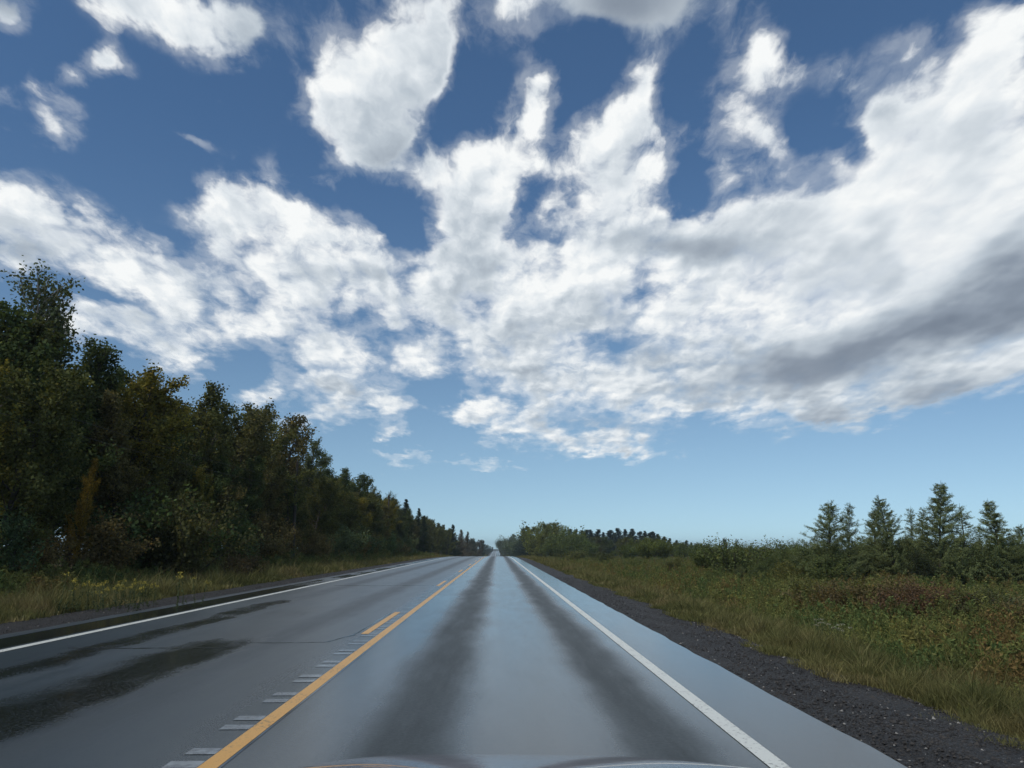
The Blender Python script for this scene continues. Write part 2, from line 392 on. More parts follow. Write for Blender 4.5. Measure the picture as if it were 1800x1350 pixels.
rnd = t.n('ShaderNodeNewGeometry').outputs['Random Per Island']
c = t.mix(t.lin(rnd, 0, .86), (.011, .0095, .008), (.046, .041, .036))
c = t.mix(t.m('GREATER_THAN', rnd, .97), c, (.24, .23, .21))
bsdf(t, out, c, .65, .4)

# ---- wet asphalt: the water film, the drier wheel tracks and the standing water are real differences of the surface
m, t, out = material('wet_asphalt'); M_road = m
pos = t.n('ShaderNodeNewGeometry').outputs['Position']
PX_, PY_, PZ_ = t.sep(pos)
lng = t.xyz(PX_, t.m('MULTIPLY', PY_, .12), 0.0)                      # stretched along the road
wob = t.m('SUBTRACT', t.noise(t.xyz(PX_, t.m('MULTIPLY', PY_, .5), 0.), .55, 4, .6), .5)
xw = t.m('MULTIPLY_ADD', wob, .42, PX_)
def bell(c_, w_, x_=None):
    d_ = t.m('DIVIDE', t.m('SUBTRACT', xw if x_ is None else x_, c_), w_)
    return t.m('POWER', math.exp(-1), t.m('POWER', t.m('ABSOLUTE', d_), 3.0))
streak = t.noise(lng, 5.0, 4, .6)
blot = t.noise(t.xyz(PX_, t.m('MULTIPLY', PY_, .35), 0.), .9, 4, .6)
fine = t.noise(pos, 260, 3, .7)
mid = t.noise(pos, 28, 4, .65)
grain = t.noise(pos, 75, 3, .75)
tr_near = t.m('MAXIMUM', bell(-.66, .40), bell(1.17, .33))
tr_far = t.m('MULTIPLY', t.m('MAXIMUM', bell(-3.35, .38), bell(-5.35, .36)), .75)
track = t.m('MULTIPLY', t.m('MAXIMUM', tr_near, tr_far), t.lin(streak, .25, .65, .80, 1.05))
track = t.m('MINIMUM', t.m('MULTIPLY_ADD', t.m('SUBTRACT', mid, .5), .5, track), 1.0)
track = t.m('MAXIMUM', track, 0.0)
# standing water: the opposing lane's ruts close by, and the low paved shoulder
rut = t.m('MULTIPLY', bell(-3.95, .62), t.ss(PY_, 16, 11.5))
rut2 = t.m('MULTIPLY', bell(-5.5, .42), t.m('MULTIPLY', t.ss(PY_, 28, 19), .85))
pud = t.ss(t.m('MULTIPLY_ADD', t.m('SUBTRACT', blot, .5), 2.1, t.m('MAXIMUM', rut, rut2)), .36, 1.05)
pud = t.m('MULTIPLY', pud, t.lin(mid, .34, .58, .40, 1.0))
shou = t.m('MULTIPLY', t.m('MULTIPLY', t.ss(PX_, -6.75, -6.90), t.ss(PX_, -7.62, -7.45)), t.lin(t.noise(t.xyz(PX_, t.m('MULTIPLY', PY_, .3), 0.), .8, 3, .6), .42, .52, t.ss(PY_, 24, 38, 1, 0), 1))
pud = t.m('MAXIMUM', pud, t.m('MULTIPLY', shou, .80))
dryedge = t.m('MULTIPLY', t.ss(PX_, -7.55, -7.7), .8)
track = t.m('MAXIMUM', track, dryedge)
track = t.m('MULTIPLY', track, t.m('SUBTRACT', 1.0, pud))
base = t.mix(track, (.027, .038, .044), (.033, .041, .043))
base = t.mix(pud, base, (.012, .013, .012))
base = t.v('SCALE', base, t.lin(fine, .3, .7, .62, 1.4))
base = t.v('SCALE', base, t.lin(blot, .3, .7, .8, 1.2))
base = t.v('SCALE', base, t.lin(grain, .3, .7, .45, 1.65))
rgh = t.m('MULTIPLY_ADD', blot, .14, t.m('MULTIPLY_ADD', streak, .10, .07))
rgh = t.m('MULTIPLY', rgh, t.ss(xw, 1.5, 2.3, .92, .62))
rgh = t.m('ADD', rgh, t.ss(xw, -1.7, -2.6, 0.0, .15))
rgh = t.mix(track, t.xyz(rgh, rgh, rgh), (.50, .50, .50))
rgh = t.sep(t.mix(pud, rgh, (.08, .08, .08)))[0]
rgh = t.m('MAXIMUM', t.m('MULTIPLY_ADD', t.m('SUBTRACT', grain, .5), .22, rgh), .04)
spec = t.m('MULTIPLY_ADD', track, -.34, t.m('ADD', .50, t.ss(xw, -1.7, -2.6, 0.0, .30)))
hb = t.m('MULTIPLY', t.m('MULTIPLY_ADD', fine, .55, t.m('MULTIPLY_ADD', mid, .25, t.m('MULTIPLY', grain, .45))), t.m('SUBTRACT', 1.0, t.m('MULTIPLY', pud, .93)))
bsdf(t, out, base, rgh, spec, bump(t, hb, .30, .0022))

def paint_material(name, col, worn):
    m, t, out = material(name)
    pos = t.n('ShaderNodeNewGeometry').outputs['Position']
    n = t.noise(pos, 24, 5, .7); n2 = t.noise(pos, 1.7, 3, .6); n3 = t.noise(pos, 180, 2, .6)
    w = t.ss(t.m('MULTIPLY_ADD', n2, .35, n), worn, worn + .12)
    c = t.mix(w, t.v('SCALE', col, t.lin(n3, .3, .7, .88, 1.08)), (.055, .055, .052))
    bsdf(t, out, c, .42, .5, bump(t, n3, .25, .004))
    return m
M_yellow = paint_material('yellow_paint', (.62, .34, .085), .735)
M_white = paint_material('white_paint', (.66, .68, .62), .735)
m, t, out = material('wet_groove_sky_sheen'); M_groove = m
pos = t.n('ShaderNodeNewGeometry').outputs['Position']
n = t.noise(pos, 9, 3, .6)
bsdf(t, out, t.mix(t.ss(n, .4, .6), (.21, .24, .26), (.12, .135, .15)), t.lin(n, .3, .7, .12, .3), .8)  # pale sky reflection of the wet grooves is put into the base colour
m, t, out = material('crack_sealant'); M_seal = m
bsdf(t, out, (.018, .019, .02), .1, .7)

m, t, out = material('wet_crack_sky_sheen'); M_crack = m
bsdf(t, out, (.075, .085, .092), .12, .7)  # crack water's sky-lit tone painted in as a lighter colour

# ================================================================== ground, road, shoulders
def grid(xs, ys, zf, name, mat, kind='structure'):
    Xg, Yg = np.meshgrid(xs, ys); Zg = zf(Xg, Yg)
    V = np.stack([Xg, Yg, Zg], -1).reshape(-1, 3); nx, ny = len(xs), len(ys)
    i = np.arange(ny - 1)[:, None] * nx + np.arange(nx - 1)[None]
    F = np.stack([i, i + 1, i + nx + 1, i + nx], -1).reshape(-1, 4)
    o = mesh_obj(name, V, [F], mat, smooth=True); o['kind'] = kind
    return o
ys_g = np.concatenate([np.arange(-60, 160, 4), np.arange(160, 700, 12), np.arange(700, 1900, 25), [2000, 2300, 3000, 4500]])
xs_g = np.unique(np.concatenate([XC, np.arange(-60, 61, 3), [-1500, -600, -250, -120, 120, 250, 600, 1500]]))
xs_g = np.array(sorted(set(np.round(xs_g, 2))))
grid(xs_g, ys_g, lambda x, y: ground_z(x, y) - .012, 'ground', M_soil)
ys_r = np.concatenate([np.arange(-12, 60, .5), np.arange(60, 160, 2), np.arange(160, 1900, 6)])
road_e = lambda y, s: .05 * np.sin(y * 1.7 + s) + .035 * np.sin(y * 4.3 + 2 * s) + .03 * np.sin(y * 9.1 + s)
def road_z(x, y):
    return zprof(y) + 0 * x
Xr = np.stack([-7.85 + .3 * road_e(ys_r, 1), np.full_like(ys_r, -6), np.full_like(ys_r, -1.8), np.full_like(ys_r, 1.8), 2.60 + .22 * road_e(ys_r, 4)], 1)
V = np.stack([Xr, np.repeat(ys_r[:, None], 5, 1), np.repeat(zprof(ys_r)[:, None], 5, 1)], -1)
lip = V.copy(); 
Vl = V[:, :1] - np.array([0, 0, .09]); Vr = V[:, -1:] - np.array([0, 0, .09])
V = np.concatenate([Vl, V, Vr], 1); nx = 7
i = np.arange(len(ys_r) - 1)[:, None] * nx + np.arange(nx - 1)[None]
road = mesh_obj('road', V.reshape(-1, 3), [np.stack([i, i + 1, i + nx + 1, i + nx], -1).reshape(-1, 4)], M_road); road['kind'] = 'structure'

def shoulder(x0, x1):
    xs = np.linspace(x0, x1, 10)
    def zf(x, y):
        return ground_z(x, y) + .028 + .010 * np.sin(x * 5.1 + y * .9) * np.sin(y * 1.3 + x)
    grid(xs, ys_r, zf, 'gravel_shoulder', M_gravel)
shoulder(2.50, 4.25); shoulder(-10.2, -7.77)

def strip(mb, x0, x1, y0, y1, dz, step=1.0):
    ys = np.linspace(y0, y1, max(2, int((y1 - y0) / step) + 1))
    z = zprof(ys) + dz
    V = np.concatenate([np.stack([np.full_like(ys, x0), ys, z], 1), np.stack([np.full_like(ys, x1), ys, z], 1)])
    n = len(ys); i = np.arange(n - 1)
    mb.add(V, np.stack([i, i + n, i + n + 1, i + 1], 1))
for nm, x0, x1, mt in (('edge_line', 1.73, 1.86, M_white), ('edge_line', -6.72, -6.57, M_white), ('centre_line', -1.893, -1.765, M_yellow)):
    mb = MB(); strip(mb, x0, x1, -8, 1800, .004, 2.0); mb.obj(nm, mt)['kind'] = 'structure'
mb = MB()
for k in range(0, 40):
    y0 = 13.45 + 16.1 * k; strip(mb, -2.185, -2.065, y0, y0 + 4.4, .004)
mb.obj('dashed_line', M_yellow)['kind'] = 'structure'
mb = MB(); strip(mb, -1.762, -1.742, -8, 300, .003, 2.0)       # dark seam along the paint
mb.obj('pavement_seam', M_seal)['kind'] = 'structure'
mb = MB()
for k in range(-3, 110):
    y0 = 5.49 + 1.09 * k
    for o_ in (0.0, .34):
        w = rng.normal(0, .012); a = y0 + o_
        x0, x1 = -2.12 + w, -1.897
        if ((a - 13.45 + .15) % 16.1) < 4.7 and a > 13: x0 = -2.06
        strip(mb, x0, x1, a, a + .17, .0035)
mb.obj('rumble_strip', M_groove)['kind'] = 'structure'
mb = MB()
def crack(pts, w):
    pts = np.array(pts, float)
    Pn = np.stack([np.interp(np.linspace(0, 1, 40), np.linspace(0, 1, len(pts)), pts[:, k]) for k in (0, 1)], 1)
    Pn += rng.normal(0, .012, Pn.shape)
    T = np.gradient(Pn, axis=0); T /= np.linalg.norm(T, axis=1)[:, None]; N = np.stack([-T[:, 1], T[:, 0]], 1)
    ww = (w * (1 + .4 * rng.normal(size=40)))[:, None]
    A = Pn + N * ww; B = Pn - N * ww; z = zprof(Pn[:, 1])[:, None] + .003
    V = np.concatenate([np.concatenate([A, z], 1), np.concatenate([B, z], 1)]); i = np.arange(39)
    mb.add(V, np.stack([i, i + 1, i + 41, i + 40], 1))
crack([(-3.75, 12.3), (-3.1, 12.25), (-2.5, 12.35), (-2.28, 13.3), (-2.25, 15.5), (-2.26, 18)], .018)
crack([(-5.9, 30.0), (-4.4, 29.7), (-3.0, 29.9), (-2.2, 29.8)], .05)
crack([(-5.9, 11.7), (-5.0, 11.65), (-3.7, 11.75)], .03)
mb.obj('road_crack', M_crack)['kind'] = 'structure'

# pebbles on the shoulders
OCT = np.array([[1, 0, 0], [0, 1, 0], [-1, 0, 0], [0, -1, 0], [0, 0, 1], [0, 0, -1.]])
OCF = np.array([[0, 1, 4], [1, 2, 4], [2, 3, 4], [3, 0, 4], [1, 0, 5], [2, 1, 5], [3, 2, 5], [0, 3, 5]])
def pebbles(x0, x1, y0, y1, n):
    u = rng.random(n); y = y0 * (y1 / y0) ** u; x = rng.uniform(x0, x1, n)
    s = rng.gamma(2.2, .0028, n)[:, None, None] + .003
    V = OCT[None] * (1 + rng.normal(0, .28, (n, 6, 3))) * s * np.array([1, 1, .65])
    a = rng.uniform(0, 6.28, n); ca, sa = np.cos(a), np.sin(a)
    V = np.stack([V[..., 0] * ca[:, None] - V[..., 1] * sa[:, None], V[..., 0] * sa[:, None] + V[..., 1] * ca[:, None], V[..., 2]], -1)
    z = ground_z(x, y) + .033
    V += np.stack([x, y, z], 1)[:, None]
    F = OCF[None] + np.arange(n)[:, None, None] * 6
    o = mesh_obj('loose_gravel', V.reshape(-1, 3), [F.reshape(-1, 3)], M_pebble); o['kind'] = 'stuff'
pebbles(2.62, 4.4, 3.0, 40, 16000)
pebbles(-10.8, -7.9, 7, 60, 7000)

# ================================================================== plants: templates
def curve_pts(p0, d0, L, n, rg, bend=(0, 0, 0), wob=.08):
    P = [np.array(p0, float)]; d = np.array(d0, float); d /= np.linalg.norm(d)
    for k in range(n):
        d = d + np.array(bend) / n + rg.normal(0, wob, 3); d /= np.linalg.norm(d)
        P.append(P[-1] + d * L / n)
    return np.array(P)
def lerp_path(P, s):
    s = np.asarray(s) * (len(P) - 1); i = np.clip(s.astype(int), 0, len(P) - 2); f = (s - i)[:, None]
    return P[i] * (1 - f) + P[i + 1] * f

def broadleaf(seed, H, spread, base, shape, n_limb=30, up=.9, leaf=.15, n_leaf=11000, bare=0.0, bark=None):
    """Tapered trunk, ascending limbs and twigs; leaves scattered along the twigs. Height normalised to H."""
    rg = np.random.default_rng(seed); T = MB(); Lf = MB()
    trunk = curve_pts((0, 0, -.3), (0, 0, 1), H * .97 + .3, 12, rg, wob=.045)
    T.tube(trunk, np.linspace(H * .0125 + .02, .012, 13), 7)
    segs = []
    for k in range(n_limb):
        tt = base + (1 - base) * ((k + rg.random()) / n_limb) ** .9 * .97
        p = lerp_path(trunk, np.array([min(tt, .985)]))[0]
        az_ = k * 2.4 + rg.normal(0, .35); u = up * (.7 + .6 * tt) + rg.normal(0, .15)
        L = spread * shape(tt) * rg.uniform(.65, 1.2) + .25
        P = curve_pts(p, (math.cos(az_), math.sin(az_), u), L, 5, rg, (0, 0, .5), .10)
        T.tube(P, np.linspace(.012 + .012 * L, .006, 6), 4)
        segs.append((P, .35, tt))
        for q in range(rg.integers(4, 8)):
            s = rg.uniform(.2, 1.0); b = lerp_path(P, np.array([s]))[0]
            dd = (P[-1] - P[0]) / (np.linalg.norm(P[-1] - P[0]) + 1e-6) + rg.normal(0, .65, 3) + np.array([0, 0, .25])
            l2 = L * rg.uniform(.2, .45) * (1.1 - .4 * s) + .18
            P2 = curve_pts(b, dd, l2, 3, rg, (0, 0, .35), .15)
            T.tube(P2, np.linspace(.009, .003, 4), 3)
            segs.append((P2, .1, tt))
    top = trunk[-3:]; segs.append((top, .0, .95))
    wts = np.array([np.linalg.norm(np.diff(P, axis=0), axis=1).sum() * (1 - bare * max(0, (tt - .62) / .38)) for P, s0, tt in segs])
    cnt = rg.multinomial(n_leaf, wts / wts.sum())
    pts = []
    for (P, s0, tt), c in zip(segs, cnt):
        if c: pts.append(lerp_path(P, rg.uniform(s0, 1.0, c) * .999) + rg.normal(0, .085 + .02 * spread, (c, 3)))
    C = np.concatenate(pts)
    L_ = leaf * rg.uniform(.65, 1.3, len(C))
    Lf.leaves(C, L_, L_ * .72, rg)
    top_z = max(C[:, 2].max(), .1)
    return T.mesh('trunk', bark or M_bark, True), Lf.mesh('crown', M_leaf), top_z, len(C)

def spruce(seed, H, spread, base=.04, droop=-.25, n_wh=None):
    rg = np.random.default_rng(seed); T = MB(); Lf = MB()
    trunk = curve_pts((0, 0, -.2), (0, 0, 1), H + .2, 10, rg, wob=.012)
    T.tube(trunk, np.linspace(H * .013 + .015, .008, 11), 6)
    C, D = [], []
    z = base * H
    while z < H * .985:
        t_ = z / H
        for k in range(rg.integers(5, 8)):
            a = rg.uniform(0, 6.283); L = spread * (1 - t_) ** .85 * rg.uniform(.7, 1.15) + .12
            P = curve_pts((0, 0, z) + trunk[min(10, int(t_ * 10))] * np.array([1, 1, 0]), (math.cos(a), math.sin(a), .25 + .5 * t_), L, 4, rg, (0, 0, droop), .06)
            T.tube(P, np.linspace(.012, .004, 5), 3)
            n = int(14 + 34 * L); s = rg.uniform(.1, 1, n)
            C.append(lerp_path(P, s * .999) + rg.normal(0, .05 + .03 * L, (n, 3)))
            D.append(np.repeat((P[-1] - P[0])[None] / L, n, 0) + rg.normal(0, .35, (n, 3)))
        z += rg.uniform(.16, .30) * max(.6, H / 11)
    C = np.concatenate(C); D = np.concatenate(D)
    Lf.leaves(C, rg.uniform(.16, .30, len(C)), rg.uniform(.045, .09, len(C)), rg, D)
    return T.mesh('trunk', M_bark, True), Lf.mesh('crown', M_needle), H, len(C)

def larch(seed, H, spread, dens=1.0):
    """Open feathery crown: thin branches with upturned tips and small needle tufts, bare leader."""
    rg = np.random.default_rng(seed); T = MB(); Lf = MB()
    trunk = curve_pts((0, 0, -.2), (0, 0, 1), H + .2, 12, rg, wob=.022)
    T.tube(trunk, np.linspace(H * .010 + .012, .005, 13), 6)
    C, D = [], []
    n_b = int(125 * dens * H / 5)
    for k in range(n_b):
        t_ = .05 + .90 * ((k + rg.random()) / n_b)
        a = k * 2.4 + rg.normal(0, .5); L = (spread * (1 - t_) ** .95 * rg.uniform(.5, 1.15) + .10)
        P = curve_pts(lerp_path(trunk, np.array([t_]))[0], (math.cos(a), math.sin(a), rg.uniform(-.05, .55)), L, 5, rg, (0, 0, .35), .13)
        T.tube(P, np.linspace(.010, .003, 6), 3)
        parts_ = [P]
        for q in range(int(2 + 4 * L)):
            s = rg.uniform(.15, 1); b = lerp_path(P, np.array([s]))[0]
            P2 = curve_pts(b, (P[-1] - P[0]) / L + rg.normal(0, .6, 3), .12 + .28 * L * rg.random(), 3, rg, (0, 0, .3), .12)
            T.tube(P2, np.linspace(.005, .002, 4), 3); parts_.append(P2)
        for P_ in parts_:
            l_ = np.linalg.norm(np.diff(P_, axis=0), axis=1).sum(); n = int(l_ * 110 * dens) + 1
            C.append(lerp_path(P_, rg.uniform(.1, 1, n) * .999) + rg.normal(0, .03, (n, 3)))
    C = np.concatenate(C)
    Lf.leaves(C, rg.uniform(.04, .085, len(C)), rg.uniform(.012, .024, len(C)), rg)
    return T.mesh('trunk', M_bark, True), Lf.mesh('crown', M_needle), H, len(C)

def shrub(seed, H, R_, leaf=.075, n_leaf=5200, open_=.0):
    rg = np.random.default_rng(seed); T = MB(); Lf = MB(); segs = []
    for k in range(15):
        a = rg.uniform(0, 6.283); lean = rg.uniform(.1, .9) * R_ / H * 1.3
        P = curve_pts((rg.normal(0, .12), rg.normal(0, .12), -.1), (math.cos(a) * lean, math.sin(a) * lean, 1), H * rg.uniform(.7, 1.02), 5, rg, (0, 0, 0), .10)
        T.tube(P, np.linspace(.022, .005, 6), 4); segs.append((P, .2))
        for q in range(7):
            s = rg.uniform(.15, .95); b = lerp_path(P, np.array([s]))[0]
            P2 = curve_pts(b, np.array([rg.normal(0, .8), rg.normal(0, .8), .6]), H * rg.uniform(.15, .38), 3, rg, (0, 0, .2), .14)
            T.tube(P2, np.linspace(.008, .003, 4), 3); segs.append((P2, .05))
    w = np.array([np.linalg.norm(np.diff(P, axis=0), axis=1).sum() for P, _ in segs]); cnt = rg.multinomial(n_leaf, w / w.sum())
    C = np.concatenate([lerp_path(P, rg.uniform(s0, 1, c) * .999) + rg.normal(0, .06 + .02 * H, (c, 3)) for (P, s0), c in zip(segs, cnt) if c])
    C = C[C[:, 2] > .03]
    L_ = leaf * rg.uniform(.6, 1.35, len(C)); Lf.leaves(C, L_, L_ * .6, rg)
    return T.mesh('stem', M_bark, True), Lf.mesh('crown', M_leaf), np.percentile(C[:, 2], 99.5), len(C)

tall = lambda t: (math.sin(math.pi * min(1, max(0, t * .92 + .05))) ** .7)
conic = lambda t: (1 - t) ** .7 + .1
dome = lambda t: max(.15, (1 - ((t - .45) / .62) ** 2)) if t < 1 else .2
BL = [broadleaf(11, 11, 2.3, .14, tall, 34, .95, .15, 12500, .35),
      broadleaf(12, 11, 2.0, .20, tall, 34, 1.1, .14, 11500, .55),
      broadleaf(13, 11, 2.7, .12, dome, 36, .75, .16, 14000, .1),
      broadleaf(14, 11, 2.2, .16, conic, 38, .9, .15, 12500, .3),
      broadleaf(15, 11, 2.4, .22, tall, 30, 1.2, .13, 8200, .75, M_birch),
      broadleaf(16, 11, 3.1, .10, dome, 40, .65, .17, 15000, .0)]
SP = [spruce(21, 11, 2.4), spruce(22, 11, 2.0), spruce(23, 11, 2.9, .06, .1)]
LA = [larch(31, 5, 1.9, 1.25), larch(32, 5, 1.6, 1.0), larch(33, 5, 1.8, 1.5), larch(34, 5, 1.3, .9), larch(35, 5, 2.1, 1.3), larch(36, 5, 1.7, 1.1)]
SH = [shrub(41, 3, 1.7, .11, 6500), shrub(42, 3, 1.3, .10, 5200), shrub(43, 3, 2.2, .12, 7500), shrub(44, 1.6, 1.2, .07, 5000)]

def plant(name, tpl, x, y, H, tint, label, cat, group=None, wide=1.0, stem='trunk', rz=None):
    tr, cr, h0, _ = tpl; s = H / h0
    r = empty(name, (x, y, float(ground_z(x, y))), rng.uniform(0, 6.28) if rz is None else rz, (s * wide, s * wide, s))
    for nm, me in ((stem, tr), ('crown', cr)):
        o = bpy.data.objects.new(nm, me); COL.objects.link(o); o.parent = r
        o.color = (*tint, 1)
    tag(r, label, cat, group)
    return r
def at_top(px, py, d=None, x=None):
    """Foot position and height of a plant whose tip shows at a photo pixel, given its distance or its offset from the road."""
    if d is None:
        v = pix_dir(px, 961); d = x / (v.x / v.y)
    p = at(px, py, d)
    return p[0], d, p[2] - float(ground_z(p[0], d))
def num(k):
    o = 'first second third fourth fifth sixth seventh eighth ninth tenth eleventh twelfth thirteenth fourteenth fifteenth sixteenth seventeenth eighteenth nineteenth twentieth'.split()
    if k <= 20: return o[k - 1]
    tens = {2: 'twenty', 3: 'thirty', 4: 'forty', 5: 'fifty', 6: 'sixty', 7: 'seventy'}
    return tens[k // 10] + '-' + o[k % 10 - 1] if k % 10 else tens[k // 10][:-1] + 'ieth'

GREENS = [('dark green', (0.056, 0.074, 0.031)), ('deep olive', (0.071, 0.078, 0.031)), ('dull green', (0.068, 0.087, 0.037)),
          ('brown-tinged', (.084, .082, .036)), ('olive', (0.087, 0.090, 0.034)), ('grey-green', (0.071, 0.084, 0.046))]
YEL = ('yellowing', (.140, .122, .030)); RUST = ('rust-tinged', (.098, .086, .038))
NEEDLE = ('dark', (.020, .030, .016))

# ------------------------------------------------------------------ the wood along the opposing lane
POLE_D = 18.0 / ((875 - 517) / 1442.0)
# trees that make the skyline: photo pixel of the tip, offset from the road, template, tint, label
KEY = [
 (8, 505, -18.5, 0, GREENS[0], 'tall poplar with thinning top rising above the wood where the picture begins', 'poplar'),
 (52, 462, -19.5, 4, GREENS[5], 'tallest tree of the wood, its sparse wispy top against white cloud', 'poplar'),
 (78, 478, -20.0, 4, GREENS[1], 'slim half-bare poplar directly behind the tallest wispy one', 'poplar'),
 (122, 572, -18.5, 0, GREENS[1], 'bushy poplar next to the tallest wispy tree, lower by a third', 'poplar'),
 (160, 580, -19.0, 1, GREENS[0], 'narrow poplar with loose leaf sprays at its tip above the wood edge', 'poplar'),
 (208, 606, -18.5, 1, GREENS[2], 'poplar with two clear leafy tips before the dip in the skyline', 'poplar'),
 (250, 655, -17.6, 2, YEL, 'yellow-leaved maple glowing low in the dark wood edge', 'maple'),
 (285, 643, -19.5, 4, RUST, 'bare-topped brownish tree with thin dead twigs in the skyline', 'birch'),
 (325, 668, -18.5, 3, GREENS[4], 'olive pointed tree with spiky slanting top shoots', 'poplar'),
 (362, 704, -18.8, 0, GREENS[1], 'even-topped olive tree after the spiky pointed one', 'poplar'),
 (400, 706, -19.5, 2, GREENS[3], 'broad brownish tree in the middle of the skyline', 'maple'),
 (440, 712, -18.8, 5, GREENS[4], 'broad round-headed olive tree before the steep drop in the skyline', 'maple'),
 (482, 722, -19.3, 0, RUST, 'tall rust-tinged tree standing at the steep drop of the skyline', 'poplar'),
 (534, 766, -19.2, 1, GREENS[5], 'grey-green aspen whose loose top shows right above the utility pole', 'aspen'),
 (560, 786, -19.0, 1, GREENS[2], 'slender aspen with a feathery tip just past the utility pole', 'aspen'),
 (596, 822, -18.6, 3, GREENS[2], 'rounded green tree past the feathery aspens, clearly lower', 'aspen'),
 (626, 832, -18.8, 0, GREENS[0], 'dark rounded tree at the middle of the long falling skyline', 'aspen'),
 (655, 838, -19.2, 1, GREENS[4], 'olive tree with ragged top leaning over the long falling skyline', 'aspen'),
 (680, 862, -19.5, 4, GREENS[5], 'thin see-through tree next to the black spruce', 'birch'),
]
for px, py, x, k, (cn, tint), lab, cat in KEY:
    xx, d, H = at_top(px, py, x=x)
    plant('poplar_tree' if cat in ('poplar', 'aspen') else cat + '_tree', BL[k], xx, d, H, tint, lab, cat, 'trees of the wood skyline', rng.uniform(1.02, 1.25))
for px, py, x, H_w, k, lab in ((712, 877, -18.2, 1.15, 0, 'black pointed spruce, the tallest conifer of the wood edge'), (746, 905, -17.8, 1.0, 1, 'smaller dark spruce behind the tall black one'),
                       (735, 893, -20.5, 1.0, 0, 'ragged dark spruce between the tall black spruce and the smaller one')):
    xx, d, H = at_top(px, py, x=x); plant('spruce_tree', SP[k], xx, d, H, (.026, .038, .020), lab, 'spruce', 'spruces of the wood edge', H_w)

def rank_row(rank, x0, jit, step, d0, d1, ratio, names):
    d = d0; pos_ = []
    while d < d1:
        pos_.append(d + rng.uniform(-.3, .3) * step); d += step * (1 + max(0, d - 130) / 130)
    before = [q for q in pos_ if q < POLE_D][::-1]; after = [q for q in pos_ if q >= POLE_D]
    for side, lst in (('before', before), ('past', after)):
        for i_, d in enumerate(lst):
            x = x0 + rng.uniform(-jit, jit)
            H = (EYE + abs(x) / ratio * rng.uniform(.80, 1.0)) - float(ground_z(x, d)) * .8
            cn, tint = GREENS[rng.integers(0, 6)]
            if rank == 'front' and rng.random() < .12: cn, tint = (YEL, RUST)[rng.integers(0, 2)]
            tpl = BL[rng.choice([0, 1, 2, 3, 5])]
            far_ = 'roadside'
            plant('broadleaf_tree', tpl, x, d, H, tint, f'{cn} tree in the {rank} rank of the wood, {num(i_ + 1)} {side} the utility pole', 'tree',
                  'trees packed in the wood', rng.uniform(.95, 1.2))
rank_row('front', -17.6, .8, 3.0, 25, 150, 2.4, None)
rank_row('middle', -21.5, 1.0, 3.2, 30, 330, 2.28, None)
rank_row('rear', -26.5, 1.5, 3.6, 38, 260, 2.25, None)

# bushes along the foot of the wood
bpos = []
d = 22.0
while d < 150: bpos.append(d); d += 2.5 + d * .016
cols_b = [('dark green', (0.081, 0.113, 0.046)), ('olive', (0.121, 0.126, 0.046)), ('blue-green', (0.077, 0.117, 0.062)), ('brownish', (0.137, 0.109, 0.050)), ('grey-green', (0.109, 0.134, 0.070))]
bb = [q for q in bpos if q < POLE_D][::-1]; ba = [q for q in bpos if q >= POLE_D]
for side, lst in (('before', bb), ('past', ba)):
    for i_, d in enumerate(lst):
        x = -16.4 + rng.uniform(-.9, .9); H = rng.uniform(2.2, 4.2); cn, tint = cols_b[rng.integers(0, 5)]
        plant('bush', SH[rng.integers(0, 3)], x, d, H, tint, f'{cn} bush at the foot of the wood, {num(i_ + 1)} {side} the utility pole', 'bush', 'bushes along the foot of the wood', rng.uniform(.9, 1.2), 'stem')
xx, d, H = at_top(320, 868, x=-14.0); plant('bush', SH[2], xx, d, H, (0.068, 0.070, 0.032), 'big rounded dark willow bush bulging out of the wood edge', 'bush', None, 1.0, 'stem')
xx, d, H = at_top(150, 800, x=-16.2); plant('maple_tree', BL[3], xx, d, H, (0.149, 0.108, 0.024), 'narrow golden-leaved sapling shining out of the dark wood edge', 'maple', None, .55)
xx, d, H = at_top(372, 815, x=-16.0); plant('maple_tree', BL[2], xx, d, H, (0.128, 0.115, 0.027), 'small yellow-green sapling with one bright bough in the dark wood', 'maple', None, .6)
xx, d, H = at_top(430, 968, x=-11.6); plant('bush', SH[3], xx, d, H, (0.061, 0.049, 0.030), 'small dark brown shrub standing alone in the verge grass before the wood', 'bush', None, .9, 'stem')

